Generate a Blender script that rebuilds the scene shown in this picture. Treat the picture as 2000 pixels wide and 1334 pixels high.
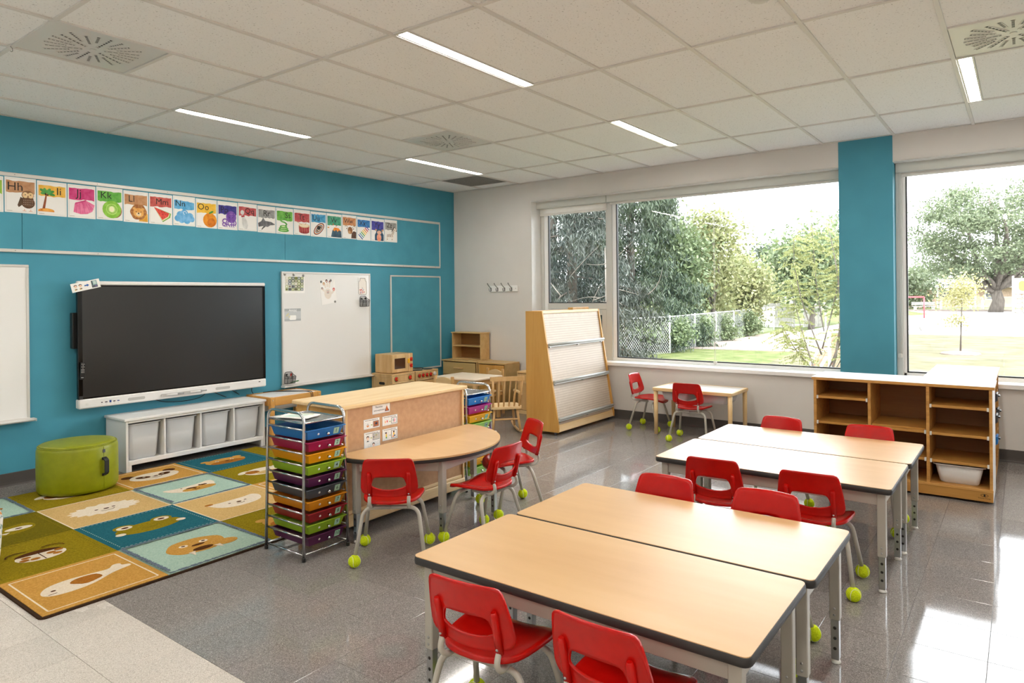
import bpy, bmesh, math, random
import numpy as np
from mathutils import Matrix, Vector
PI = math.pi
random.seed(7)
SC = bpy.context.scene
COL = SC.collection
for o in list(bpy.data.objects):
    bpy.data.objects.remove(o)

# ------------------------------------------------------------------ camera
CAM = Vector((6.3687, -7.1599, 1.45))
YAW, ROLL = 0.6432, 0.01006
FW = Vector((-math.sin(YAW), math.cos(YAW), 0))
R0 = Vector((math.cos(YAW), math.sin(YAW), 0))
U0 = Vector((0, 0, 1))
RT = R0 * math.cos(ROLL) - U0 * math.sin(ROLL)
UP = U0 * math.cos(ROLL) + R0 * math.sin(ROLL)
cd = bpy.data.cameras.new('camera')
cd.sensor_fit = 'HORIZONTAL'
cd.sensor_width = 36.0
cd.lens = 24.0
cd.shift_x = 0.0
cd.shift_y = -(667.0 - 577.5) / 2000.0
cd.clip_start = 0.05
cd.clip_end = 400
cam = bpy.data.objects.new('camera', cd)
COL.objects.link(cam)
cam.matrix_world = Matrix(((RT.x, UP.x, -FW.x, CAM.x), (RT.y, UP.y, -FW.y, CAM.y),
                           (RT.z, UP.z, -FW.z, CAM.z), (0, 0, 0, 1)))
SC.camera = cam

# ------------------------------------------------------------------ world, sun, exposure
SKY = 4.6
LED = 32.0
w = bpy.data.worlds.new('overcast_sky')
SC.world = w
w.use_nodes = True
bg = w.node_tree.nodes['Background']
bg.inputs['Color'].default_value = (0.90, 0.955, 1.0, 1)
bg.inputs['Strength'].default_value = SKY
sd = bpy.data.lights.new('sun', 'SUN')
sd.energy = 2.2
sd.angle = math.radians(6)
sd.color = (1.0, 0.95, 0.86)
sun = bpy.data.objects.new('sun', sd)
COL.objects.link(sun)
# high sun over the school roof, shining on the yard
SUN_DIR = Vector((-0.55, 0.42, -0.9))
sun.rotation_euler = SUN_DIR.to_track_quat('-Z', 'Y').to_euler()
vs = SC.view_settings
vs.view_transform = 'Standard'
vs.look = 'None'
vs.gamma = 1.0
vs.use_curve_mapping = False
vs.exposure = 1.22
SC.cycles.use_denoising = True
SC.cycles.max_bounces = 10
SC.cycles.diffuse_bounces = 6
SC.cycles.transparent_max_bounces = 24
SC.cycles.sample_clamp_indirect = 6.0

# ------------------------------------------------------------------ materials
MATS = {}
def lin(c):
    if isinstance(c, str):
        c = tuple(int(c[i:i + 2], 16) for i in (0, 2, 4))
    return tuple((x / 255 / 12.92) if x / 255 <= 0.04045 else ((x / 255 + 0.055) / 1.055) ** 2.4 for x in c[:3]) + (1.0,)
def base(name):
    m = bpy.data.materials.new(name)
    m.use_nodes = True
    MATS[name] = m
    return m, m.node_tree, m.node_tree.nodes['Principled BSDF']
def plain(name, col, rough=0.5, metal=0.0, spec=0.5, coat=0.0, trans=0.0, sub=0.0):
    m, t, b = base(name)
    b.inputs['Base Color'].default_value = lin(col)
    b.inputs['Roughness'].default_value = rough
    b.inputs['Metallic'].default_value = metal
    b.inputs['Specular IOR Level'].default_value = spec
    b.inputs['Coat Weight'].default_value = coat
    b.inputs['Transmission Weight'].default_value = trans
    return m
def N(t, kind, **kw):
    n = t.nodes.new(kind)
    for k, v in kw.items():
        setattr(n, k, v)
    return n
def ramp(t, stops):
    r = N(t, 'ShaderNodeValToRGB')
    e = r.color_ramp.elements
    while len(e) < len(stops):
        e.new(0.5)
    for k, (p, c) in enumerate(stops):
        e[k].position = p
        e[k].color = lin(c) if not isinstance(c, float) else (c, c, c, 1)
    return r
def coords(t, scale=(1, 1, 1), rot=(0, 0, 0)):
    tc = N(t, 'ShaderNodeTexCoord')
    mp = N(t, 'ShaderNodeMapping')
    mp.inputs['Scale'].default_value = scale
    mp.inputs['Rotation'].default_value = rot
    t.links.new(tc.outputs['Object'], mp.inputs['Vector'])
    return mp.outputs['Vector']
def noisy(name, stops, scale=40, rough=0.6, bump=0.0, detail=4, stretch=(1, 1, 1), spec=0.4, bscale=None, coat=0.0, metal=0.0, dist=0.002, jit=0.0):
    """colour mottled by a noise, optional fine relief"""
    m, t, b = base(name)
    v = coords(t, stretch)
    n = N(t, 'ShaderNodeTexNoise')
    n.inputs['Scale'].default_value = scale
    n.inputs['Detail'].default_value = detail
    t.links.new(v, n.inputs['Vector'])
    r = ramp(t, stops)
    t.links.new(n.outputs['Fac'], r.inputs['Fac'])
    out = r.outputs['Color']
    if jit:
        oi = N(t, 'ShaderNodeObjectInfo')
        mr = N(t, 'ShaderNodeMapRange')
        mr.inputs['To Min'].default_value = 1 - jit
        mr.inputs['To Max'].default_value = 1 + jit
        t.links.new(oi.outputs['Random'], mr.inputs['Value'])
        hs = N(t, 'ShaderNodeHueSaturation')
        t.links.new(mr.outputs['Result'], hs.inputs['Value'])
        t.links.new(out, hs.inputs['Color'])
        out = hs.outputs['Color']
    t.links.new(out, b.inputs['Base Color'])
    b.inputs['Roughness'].default_value = rough
    b.inputs['Specular IOR Level'].default_value = spec
    b.inputs['Coat Weight'].default_value = coat
    b.inputs['Coat Roughness'].default_value = 0.1
    b.inputs['Metallic'].default_value = metal
    if bump:
        n2 = n
        if bscale:
            n2 = N(t, 'ShaderNodeTexNoise')
            n2.inputs['Scale'].default_value = bscale
            n2.inputs['Detail'].default_value = 3
            t.links.new(v, n2.inputs['Vector'])
        bp = N(t, 'ShaderNodeBump')
        bp.inputs['Strength'].default_value = bump
        bp.inputs['Distance'].default_value = dist
        t.links.new(n2.outputs['Fac'], bp.inputs['Height'])
        t.links.new(bp.outputs['Normal'], b.inputs['Normal'])
    return m
def wood(name, c1, c2, along='Z', scale=6.0, rough=0.42, coat=0.0):
    st = {'X': (0.12, 1.5, 1.5), 'Y': (1.5, 0.12, 1.5), 'Z': (1.5, 1.5, 0.12)}[along]
    m, t, b = base(name)
    v = coords(t, st)
    n = N(t, 'ShaderNodeTexNoise')
    n.inputs['Scale'].default_value = scale
    n.inputs['Detail'].default_value = 5
    n.inputs['Distortion'].default_value = 1.3
    t.links.new(v, n.inputs['Vector'])
    n2 = N(t, 'ShaderNodeTexNoise')
    n2.inputs['Scale'].default_value = scale * 14
    n2.inputs['Detail'].default_value = 2
    t.links.new(v, n2.inputs['Vector'])
    mx = N(t, 'ShaderNodeMath', operation='MULTIPLY_ADD')
    t.links.new(n2.outputs['Fac'], mx.inputs[0])
    mx.inputs[1].default_value = 0.35
    t.links.new(n.outputs['Fac'], mx.inputs[2])
    r = ramp(t, [(0.42, c1), (0.9, c2)])
    t.links.new(mx.outputs[0], r.inputs['Fac'])
    t.links.new(r.outputs['Color'], b.inputs['Base Color'])
    b.inputs['Roughness'].default_value = rough
    b.inputs['Specular IOR Level'].default_value = 0.35
    b.inputs['Coat Weight'].default_value = coat
    return m
def speckle(name, basec, dark, light, rough, tile=True, big=None):
    """vinyl tile: fine chips of darker and lighter stone in a plain ground"""
    m, t, b = base(name)
    v = coords(t)
    gi = N(t, 'ShaderNodeNewGeometry')
    vo = N(t, 'ShaderNodeTexVoronoi')
    vo.inputs['Scale'].default_value = 380
    t.links.new(gi.outputs['Position'], vo.inputs['Vector'])
    r = ramp(t, [(0.0, dark), (0.16, dark), (0.3, basec), (0.78, basec), (0.93, light)])
    sp = N(t, 'ShaderNodeSeparateColor')
    t.links.new(vo.outputs['Color'], sp.inputs['Color'])
    t.links.new(sp.outputs['Red'], r.inputs['Fac'])
    oi = N(t, 'ShaderNodeObjectInfo')
    mr = N(t, 'ShaderNodeMapRange')
    mr.inputs['To Min'].default_value = 0.94
    mr.inputs['To Max'].default_value = 1.05
    t.links.new(oi.outputs['Random'], mr.inputs['Value'])
    hs = N(t, 'ShaderNodeHueSaturation')
    t.links.new(mr.outputs['Result'], hs.inputs['Value'])
    t.links.new(r.outputs['Color'], hs.inputs['Color'])
    t.links.new(hs.outputs['Color'], b.inputs['Base Color'])
    ns = N(t, 'ShaderNodeTexNoise')
    ns.inputs['Scale'].default_value = 2.2
    ns.inputs['Detail'].default_value = 6
    t.links.new(gi.outputs['Position'], ns.inputs['Vector'])
    rr = N(t, 'ShaderNodeMapRange')
    rr.inputs['From Min'].default_value = 0.3
    rr.inputs['From Max'].default_value = 0.7
    rr.inputs['To Min'].default_value = rough
    rr.inputs['To Max'].default_value = rough + 0.06
    t.links.new(ns.outputs['Fac'], rr.inputs['Value'])
    t.links.new(rr.outputs['Result'], b.inputs['Roughness'])
    b.inputs['Specular IOR Level'].default_value = 0.5
    nb = N(t, 'ShaderNodeTexNoise')
    nb.inputs['Scale'].default_value = 9
    nb.inputs['Detail'].default_value = 2
    t.links.new(gi.outputs['Position'], nb.inputs['Vector'])
    bp = N(t, 'ShaderNodeBump')
    bp.inputs['Strength'].default_value = 0.03
    bp.inputs['Distance'].default_value = 0.004
    t.links.new(nb.outputs['Fac'], bp.inputs['Height'])
    t.links.new(bp.outputs['Normal'], b.inputs['Normal'])
    return m
def emis(name, col, strength):
    m, t, b = base(name)
    b.inputs['Base Color'].default_value = (0.9, 0.9, 0.9, 1)
    b.inputs['Emission Color'].default_value = tuple(col) + (1,)
    b.inputs['Emission Strength'].default_value = strength
    return m
def glass(name, tint=(1, 1, 1), refl=0.05):
    m = bpy.data.materials.new(name)
    m.use_nodes = True
    MATS[name] = m
    t = m.node_tree
    t.nodes.clear()
    o = N(t, 'ShaderNodeOutputMaterial')
    tr = N(t, 'ShaderNodeBsdfTransparent')
    tr.inputs['Color'].default_value = tuple(tint) + (1,)
    gl = N(t, 'ShaderNodeBsdfGlossy')
    gl.inputs['Roughness'].default_value = 0.02
    lw = N(t, 'ShaderNodeFresnel')
    lw.inputs['IOR'].default_value = 1.3
    mx = N(t, 'ShaderNodeMixShader')
    t.links.new(lw.outputs[0], mx.inputs['Fac'])
    t.links.new(tr.outputs[0], mx.inputs[1])
    t.links.new(gl.outputs[0], mx.inputs[2])
    t.links.new(mx.outputs[0], o.inputs['Surface'])
    return m
def plastic_film(name, col, alpha=0.75, rough=0.35):
    """translucent coloured plastic: part of the light goes straight through"""
    m, t, b = base(name)
    b.inputs['Base Color'].default_value = lin(col)
    b.inputs['Roughness'].default_value = rough
    tl = N(t, 'ShaderNodeBsdfTranslucent')
    tl.inputs['Color'].default_value = lin(col)
    mx = N(t, 'ShaderNodeMixShader')
    mx.inputs['Fac'].default_value = 1 - alpha
    o = t.nodes['Material Output']
    t.links.new(b.outputs[0], mx.inputs[1])
    t.links.new(tl.outputs[0], mx.inputs[2])
    t.links.new(mx.outputs[0], o.inputs['Surface'])
    return m
def leafmat(name, cols, trans=0.35):
    m, t, b = base(name)
    oi = N(t, 'ShaderNodeNewGeometry')
    r = ramp(t, [(k / (len(cols) - 1), c) for k, c in enumerate(cols)])
    t.links.new(oi.outputs['Random Per Island'], r.inputs['Fac'])
    t.links.new(r.outputs['Color'], b.inputs['Base Color'])
    b.inputs['Roughness'].default_value = 0.6
    tl = N(t, 'ShaderNodeBsdfTranslucent')
    t.links.new(r.outputs['Color'], tl.inputs['Color'])
    mx = N(t, 'ShaderNodeMixShader')
    mx.inputs['Fac'].default_value = trans
    t.links.new(b.outputs[0], mx.inputs[1])
    t.links.new(tl.outputs[0], mx.inputs[2])
    t.links.new(mx.outputs[0], t.nodes['Material Output'].inputs['Surface'])
    return m
def ceilmat(name):
    m, t, b = base(name)
    gi = N(t, 'ShaderNodeNewGeometry')
    n = N(t, 'ShaderNodeTexNoise')
    n.inputs['Scale'].default_value = 95
    n.inputs['Detail'].default_value = 2
    t.links.new(gi.outputs['Position'], n.inputs['Vector'])
    r = ramp(t, [(0.26, 'b8b7b6'), (0.36, 'f2f2f2'), (1.0, 'f6f6f6')])
    t.links.new(n.outputs['Fac'], r.inputs['Fac'])
    t.links.new(r.outputs['Color'], b.inputs['Base Color'])
    b.inputs['Roughness'].default_value = 0.95
    b.inputs['Specular IOR Level'].default_value = 0.1
    return m

noisy('teal_paint', [(0.3, '4690a6'), (0.7, '4a97ad')], 3, 0.55, 0.12, 2, bscale=120, spec=0.3)
noisy('teal_board', [(0.3, '4690a5'), (0.7, '4b98ad')], 5, 0.6, 0.5, 2, bscale=60, spec=0.3)
noisy('grey_paint', [(0.3, 'd6d2cd'), (0.7, 'dad6d1')], 3, 0.6, 0.1, 2, bscale=140, spec=0.25)
plain('white_paint', 'f1f0ee', 0.45)
plain('reveal_white', 'e9e8e5', 0.5)
plain('alu_frame', 'c9cac6', 0.38, 0.0, 0.5)
plain('alu_white', 'eceeee', 0.4)
plain('gasket', '2e2f30', 0.6)
plain('shade_box', 'c6c8c2', 0.45)
plastic_film('shade_fabric', 'e6e3de', 0.72, 0.8)
plain('base_rubber', '55504d', 0.6, spec=0.2)
ceilmat('ceiling_board')
plain('grid_white', 'dcd9d5', 0.5)
plain('vent_white', 'd7d5d0', 0.28)
plain('vent_dark', '3c3936', 0.7)
noisy('grille_grey', [(0.35, '6d6b67'), (0.6, 'a9a7a2')], 260, 0.6, 0.2, 1)
emis('led_diffuser', (1.0, 0.945, 0.875), LED)
speckle('vinyl_dark', '86817d', '6c6763', 'a8a39e', 0.05)
speckle('vinyl_light', 'cbc3b9', 'b3aaa0', 'dcd5cc', 0.22)
plain('grout', '57524e', 0.7)
glass('pane')
noisy('laminate', [(0.25, 'c69e6e'), (0.55, 'cfa979'), (0.8, 'd6b285')], 3.0, 0.34, 0.0, 6, stretch=(0.35, 2.4, 1), spec=0.4)
plain('edge_black', '2a2827', 0.55)
plain('leg_taupe', 'a9a499', 0.42, 0.0, 0.5)
plain('chrome', 'c9cbcc', 0.16, 1.0)
plain('chrome_dull', 'b4b5b5', 0.3, 1.0)
plain('dark_hole', '26221f', 0.8)
plain('glide_white', 'dcdad5', 0.4)
noisy('red_plastic', [(0.3, 'b60a05'), (0.7, 'be0d07')], 30, 0.24, 0.05, 2, bscale=500, spec=0.32)
plain('tube_taupe', 'b5b0a5', 0.35)
noisy('ball_felt', [(0.3, 'b9cf14'), (0.7, 'd6e62a')], 160, 0.95, 0.9, 3, spec=0.1, dist=0.003, jit=0.06)
plain('ball_seam', 'd8dccb', 0.8)
wood('maple', 'e4c594', 'cfa66c', 'Z', 5)
wood('maple_top', 'ecd3a9', 'dcb983', 'Y', 5)
wood('maple_side', 'd9a95f', 'c8944a', 'Z', 4)
wood('birch', 'e8cd9d', 'd5b078', 'Z', 5)
wood('birch_x', 'ead0a2', 'd7b47d', 'X', 5)
wood('pine', 'dda95f', 'c88f45', 'Y', 6)
wood('ply_edge', 'd9a45a', 'a8753a', 'X', 9)
wood('cubby_wood', 'c8954e', 'b27f3b', 'X', 5)
wood('cubby_back', '9a6a38', '85582c', 'X', 5)
wood('tan_wood', 'd6b680', 'c39e64', 'X', 5)
wood('toy_wood', 'e3c38f', 'cba169', 'Z', 7)
wood('beech', 'e0b983', 'd0a468', 'Z', 7)
noisy('hardboard', [(0.3, 'b98e66'), (0.7, 'c79c74')], 30, 0.6, 0.1, 5)
noisy('pegboard', [(0.3, 'cdbfae'), (0.7, 'd6c9b9')], 20, 0.5, 0.05, 2)
plain('white_laminate', 'eeecea', 0.35)
plain('cream_laminate', 'e9d9c2', 0.4)
plain('white_melamine', 'e4e3e1', 0.42)
plastic_film('bin_clear', 'd9dadb', 0.82, 0.35)
plain('bin_white', 'd9d6d2', 0.4)
plain('whiteboard_face', 'e8e7e4', 0.12, 0.0, 0.5)
plain('rail_alu', 'd6d3cd', 0.4, 0.3)
plain('black_plastic', '151515', 0.4)
plain('black_gloss', '0c0c0d', 0.15)
plain('tv_screen', '1d1d1d', 0.28, 0.0, 0.9)
plain('tv_white', 'e5e3e0', 0.4)
plain('tv_grey', 'b9b7b3', 0.5)
noisy('lime_vinyl', [(0.3, '838a0a'), (0.7, '8d930f')], 20, 0.38, 0.15, 2, bscale=300)
plain('strap_black', '141414', 0.7)
plain('cable_black', '18181a', 0.5)
plain('paper', 'f0eeea', 0.6)
plain('hook_metal', '8d8a86', 0.3, 1.0)
plain('wire_black', '222324', 0.45)
plain('grey_rail', 'c2c5c3', 0.4, 0.0)
plain('caster', '45444a', 0.5)
for nm, c in dict(blue='2f7fc4', crimson='a81f4e', amber='e8a010', lime='9cc02c', plum='5a1f4c', slate='4b5057', orange='e0921a',
                  maroon='9c1c26', sky='2f8fe0', magenta='c0308f', yellow='f5b80e', mint='a9dd6e', violet='8d3f9e').items():
    plastic_film('drawer_' + nm, c, 0.8, 0.28)
def carpet(name, c1, c2):
    noisy(name, [(0.28, c1), (0.7, c2)], 120, 0.95, 0.9, 5, spec=0.05, bscale=420, dist=0.006)
carpet('rug_olive', '7f6d10', 'a18b1c')
carpet('rug_moss', '665a10', '7c6e16')
carpet('rug_gold', 'bd8a3e', 'd9a655')
carpet('rug_sand', 'c9a364', 'e0bd80')
carpet('rug_teal', '1f5a68', '2d6f7c')
carpet('rug_mint', '9dbdae', 'bcd3c2')
carpet('rug_cream', 'e4d2b8', 'f3e6d2')
carpet('rug_brown', '4a2a12', '613a1c')
carpet('rug_rust', '9a5f1f', 'b5752c')
carpet('rug_slate', '5d6a7a', '74808c')
carpet('rug_binding', '3a2b20', '4a382b')
noisy('lawn_green', [(0.3, '434d2c'), (0.5, '545c38'), (0.75, '66664a')], 2.2, 0.95, 0.3, 8, spec=0.05, dist=0.05)
noisy('lawn_dry', [(0.3, '4c4a38'), (0.5, '5a5745'), (0.75, '666152')], 1.4, 0.95, 0.3, 9, spec=0.05, dist=0.05)
noisy('sand', [(0.3, '75685f'), (0.7, '8c827a')], 6, 0.95, 0.5, 8, spec=0.05, dist=0.05)
plain('asphalt', 'a5a4a2', 0.9)
noisy('bark', [(0.3, '4d4741'), (0.7, '6d665f')], 9, 0.95, 0.6, 5, stretch=(1, 1, 0.2), spec=0.05, dist=0.03)
leafmat('leaf_spruce', ['27332a', '38462f', '47543e', '2f382d'], 0.15)
leafmat('leaf_sprucedry', ['2b312a', '3a4037', '262d25'], 0.1)
leafmat('leaf_green', ['4a5838', '5e6d49', '6d7a56', '545f42'], 0.3)
leafmat('leaf_yellow', ['636a40', '787c4f', '878760', '6a7148'], 0.35)
leafmat('leaf_maple', ['4d573f', '5f6a4e', '6b7357', '525f45'], 0.3)
leafmat('leaf_locust', ['6d7442', '808450', '8d8d60', '737b49'], 0.4)
leafmat('leaf_pale', ['8a8655', '9d996a', 'a6a27b'], 0.4)
PM = {}
def pm(hexc):
    """matte printing ink"""
    k = 'ink_' + hexc
    if k not in MATS:
        plain(k, hexc, 0.55, spec=0.3)
    return k
def wc(c1, c2):
    """uneven watercolour wash between two inks"""
    k = 'wash_' + c1 + c2
    if k not in MATS:
        noisy(k, [(0.35, c1), (0.65, c2)], 22, 0.55, 0, 4, spec=0.3)
    return k
# ------------------------------------------------------------------ geometry helpers
class G:
    """collects simple shapes; build() links them as ONE mesh object"""
    def __init__(s):
        s.v, s.f, s.m, s.s = [], [], [], []
    def add(s, vs, fs, mi=0, sm=False, M=None):
        o = len(s.v)
        if M is not None:
            vs = [M @ Vector(p) for p in vs]
        s.v += [tuple(p) for p in vs]
        for f in fs:
            s.f.append(tuple(i + o for i in f))
            s.m.append(mi)
            s.s.append(sm)
        return s
    def box(s, a, b, bev=0.0, mi=0, M=None):
        x0, x1 = sorted((a[0], b[0])); y0, y1 = sorted((a[1], b[1])); z0, z1 = sorted((a[2], b[2]))
        bev = min(bev, (x1 - x0) * .45, (y1 - y0) * .45, (z1 - z0) * .45)
        if bev <= 0:
            vs = [(x, y, z) for x in (x0, x1) for y in (y0, y1) for z in (z0, z1)]
            fs = [(0, 1, 3, 2), (4, 6, 7, 5), (0, 4, 5, 1), (2, 3, 7, 6), (0, 2, 6, 4), (1, 5, 7, 3)]
            return s.add(vs, fs, mi, False, M)
        C = ((x0, x1), (y0, y1), (z0, z1))
        vs, idx = [], {}
        for i in (0, 1):
            for j in (0, 1):
                for k in (0, 1):
                    c = [C[0][i], C[1][j], C[2][k]]
                    sg = [1 - 2 * i, 1 - 2 * j, 1 - 2 * k]
                    for ax in range(3):
                        p = list(c)
                        for q in range(3):
                            if q != ax:
                                p[q] += sg[q] * bev
                        idx[(i, j, k, ax)] = len(vs)
                        vs.append(p)
        fs = []
        for ax in range(3):
            o1, o2 = [q for q in range(3) if q != ax]
            for sd in (0, 1):
                ring = []
                for (a1, a2) in ((0, 0), (1, 0), (1, 1), (0, 1)):
                    t = [0, 0, 0]; t[ax] = sd; t[o1] = a1; t[o2] = a2
                    ring.append(idx[(*t, ax)])
                fs.append(tuple(ring))
        for ax in range(3):
            o1, o2 = [q for q in range(3) if q != ax]
            for a1 in (0, 1):
                for a2 in (0, 1):
                    t0 = [0, 0, 0]; t0[o1] = a1; t0[o2] = a2
                    t1 = list(t0); t1[ax] = 1
                    fs.append((idx[(*t0, o1)], idx[(*t1, o1)], idx[(*t1, o2)], idx[(*t0, o2)]))
        for i in (0, 1):
            for j in (0, 1):
                for k in (0, 1):
                    fs.append(tuple(idx[(i, j, k, ax)] for ax in range(3)))
        return s.add(vs, fs, mi, False, M)
    def tube(s, pts, r, n=8, mi=0, M=None, caps=True, closed=False):
        pts = [Vector(p) for p in pts]
        rs = r if isinstance(r, (list, tuple)) else [r] * len(pts)
        L = len(pts)
        tang = []
        for i in range(L):
            if closed:
                d = pts[(i + 1) % L] - pts[i - 1]
            else:
                d = pts[min(i + 1, L - 1)] - pts[max(i - 1, 0)]
            tang.append(d.normalized() if d.length > 1e-9 else Vector((0, 0, 1)))
        a = Vector((0, 0, 1)) if abs(tang[0].z) < 0.9 else Vector((1, 0, 0))
        u = tang[0].cross(a).normalized()
        vs, fs = [], []
        for i in range(L):
            u = (u - tang[i] * u.dot(tang[i]))
            u = u.normalized() if u.length > 1e-9 else tang[i].orthogonal().normalized()
            w_ = tang[i].cross(u)
            for k in range(n):
                a = 2 * PI * k / n
                vs.append(pts[i] + (u * math.cos(a) + w_ * math.sin(a)) * rs[i])
        for i in range(L if closed else L - 1):
            j = (i + 1) % L
            for k in range(n):
                k2 = (k + 1) % n
                fs.append((i * n + k, i * n + k2, j * n + k2, j * n + k))
        s.add(vs, fs, mi, True, M)
        if caps and not closed:
            o = len(s.v) - len(vs)
            s.f += [tuple(o + k for k in range(n))[::-1], tuple(o + (L - 1) * n + k for k in range(n))]
            s.m += [mi, mi]
            s.s += [False, False]
        return s
    def lathe(s, prof, n=24, c=(0, 0, 0), mi=0, M=None, sm=True):
        vs, fs = [], []
        for (r, z) in prof:
            for k in range(n):
                a = 2 * PI * k / n
                vs.append((c[0] + r * math.cos(a), c[1] + r * math.sin(a), c[2] + z))
        for i in range(len(prof) - 1):
            for k in range(n):
                k2 = (k + 1) % n
                fs.append((i * n + k, i * n + k2, (i + 1) * n + k2, (i + 1) * n + k))
        s.add(vs, fs, mi, sm, M)
        o = len(s.v) - len(vs)
        if prof[0][0] > 1e-6:
            s.f.append(tuple(o + k for k in range(n))[::-1]); s.m.append(mi); s.s.append(False)
        if prof[-1][0] > 1e-6:
            s.f.append(tuple(o + (len(prof) - 1) * n + k for k in range(n))); s.m.append(mi); s.s.append(False)
        return s
    def sphere(s, c, r, n=12, m=8, mi=0, M=None, sc=(1, 1, 1)):
        prof = []
        vs, fs = [], []
        for i in range(m + 1):
            t = PI * i / m - PI / 2
            for k in range(n):
                a = 2 * PI * k / n
                vs.append((c[0] + sc[0] * r * math.cos(t) * math.cos(a), c[1] + sc[1] * r * math.cos(t) * math.sin(a), c[2] + sc[2] * r * math.sin(t)))
        for i in range(m):
            for k in range(n):
                k2 = (k + 1) % n
                fs.append((i * n + k, i * n + k2, (i + 1) * n + k2, (i + 1) * n + k))
        return s.add(vs, fs, mi, True, M)
    def prism(s, poly, z0, z1, mi=0, M=None, sm=False):
        """polygon in xy, extruded z0..z1 (use M to lay it elsewhere)"""
        n = len(poly)
        vs = [(p[0], p[1], z0) for p in poly] + [(p[0], p[1], z1) for p in poly]
        s.add(vs, [tuple(range(n))[::-1], tuple(range(n, 2 * n))], mi, False, M)
        o = len(s.v) - 2 * n
        for k in range(n):
            k2 = (k + 1) % n
            s.f.append((o + k, o + k2, o + n + k2, o + n + k)); s.m.append(mi); s.s.append(sm)
        return s
    def build(s, name, mats, parent=None, loc=None, rotz=None, recalc=True):
        me = bpy.data.meshes.new(name)
        me.from_pydata(s.v, [], s.f)
        if isinstance(mats, str):
            mats = [mats]
        for k in mats:
            me.materials.append(MATS[k])
        me.polygons.foreach_set('material_index', s.m)
        me.polygons.foreach_set('use_smooth', s.s)
        if recalc:
            bm = bmesh.new(); bm.from_mesh(me)
            bmesh.ops.recalc_face_normals(bm, faces=bm.faces)
            bm.to_mesh(me); bm.free()
        me.update()
        return link(name, me, parent, loc, rotz)
def link(name, me, parent=None, loc=None, rotz=None):
    o = bpy.data.objects.new(name, me)
    COL.objects.link(o)
    if parent is not None:
        o.parent = parent
    if loc is not None:
        o.location = loc
    if rotz is not None:
        o.rotation_euler = (0, 0, rotz)
    return o
def tag(o, label=None, cat=None, group=None, kind=None):
    if label: o['label'] = label
    if cat: o['category'] = cat
    if group: o['group'] = group
    if kind: o['kind'] = kind
    return o
def thing(name, label, cat, loc=(0, 0, 0), rotz=0.0, group=None, kind=None):
    o = link(name, None, None, loc, rotz)
    o.empty_display_size = 0.1
    return tag(o, label, cat, group, kind)
def copy_tree(root, loc, rotz, label=None, group=None):
    r = root.copy(); COL.objects.link(r)
    r.location = loc; r.rotation_euler = (0, 0, rotz)
    if label: r['label'] = label
    if group: r['group'] = group
    for ch in list(root.children):
        c = ch.copy(); COL.objects.link(c); c.parent = r
        for g in ch.children:
            d = g.copy(); COL.objects.link(d); d.parent = c
    return r
def bx(name, mat, parent, *boxes, bev=0.003):
    g = G()
    for a, b in boxes:
        g.box(a, b, bev)
    return g.build(name, mat, parent)
def fillet(pts, r, n=5):
    """round the inner corners of a polyline"""
    pts = [Vector(p) for p in pts]
    out = [pts[0]]
    for i in range(1, len(pts) - 1):
        a, b, c = pts[i - 1], pts[i], pts[i + 1]
        d1, d2 = (a - b), (c - b)
        rr = min(r, d1.length * .49, d2.length * .49)
        p, q = b + d1.normalized() * rr, b + d2.normalized() * rr
        for k in range(n + 1):
            t = k / n
            out.append(p * (1 - t) ** 2 + b * 2 * t * (1 - t) + q * t * t)
    out.append(pts[-1])
    return out
def rrect(w_, d, r, n=5, cx=0, cy=0):
    out = []
    for (sx, sy, a0) in ((1, 1, 0), (-1, 1, PI / 2), (-1, -1, PI), (1, -1, 3 * PI / 2)):
        for k in range(n + 1):
            a = a0 + PI / 2 * k / n
            out.append((cx + sx * (w_ / 2 - r) + r * math.cos(a), cy + sy * (d / 2 - r) + r * math.sin(a)))
    return out
def frame_M(o, u, v, n):
    o, u, v, n = Vector(o), Vector(u), Vector(v), Vector(n)
    return Matrix(((u.x, v.x, n.x, o.x), (u.y, v.y, n.y, o.y), (u.z, v.z, n.z, o.z), (0, 0, 0, 1)))
TXT = {}
def text_mesh(s_, weight=0.0):
    k = (s_, weight)
    if k not in TXT:
        cu = bpy.data.curves.new('lettering', 'FONT')
        cu.body = s_; cu.size = 1.0; cu.align_x = 'CENTER'; cu.align_y = 'CENTER'
        cu.resolution_u = 2; cu.offset = weight
        ob = bpy.data.objects.new('lettering', cu)
        COL.objects.link(ob)
        dg = bpy.context.evaluated_depsgraph_get()
        me = bpy.data.meshes.new_from_object(ob.evaluated_get(dg))
        TXT[k] = ([tuple(v.co) for v in me.vertices], [tuple(p.vertices) for p in me.polygons])
        bpy.data.objects.remove(ob); bpy.data.curves.remove(cu); bpy.data.meshes.remove(me)
    return TXT[k]
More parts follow.
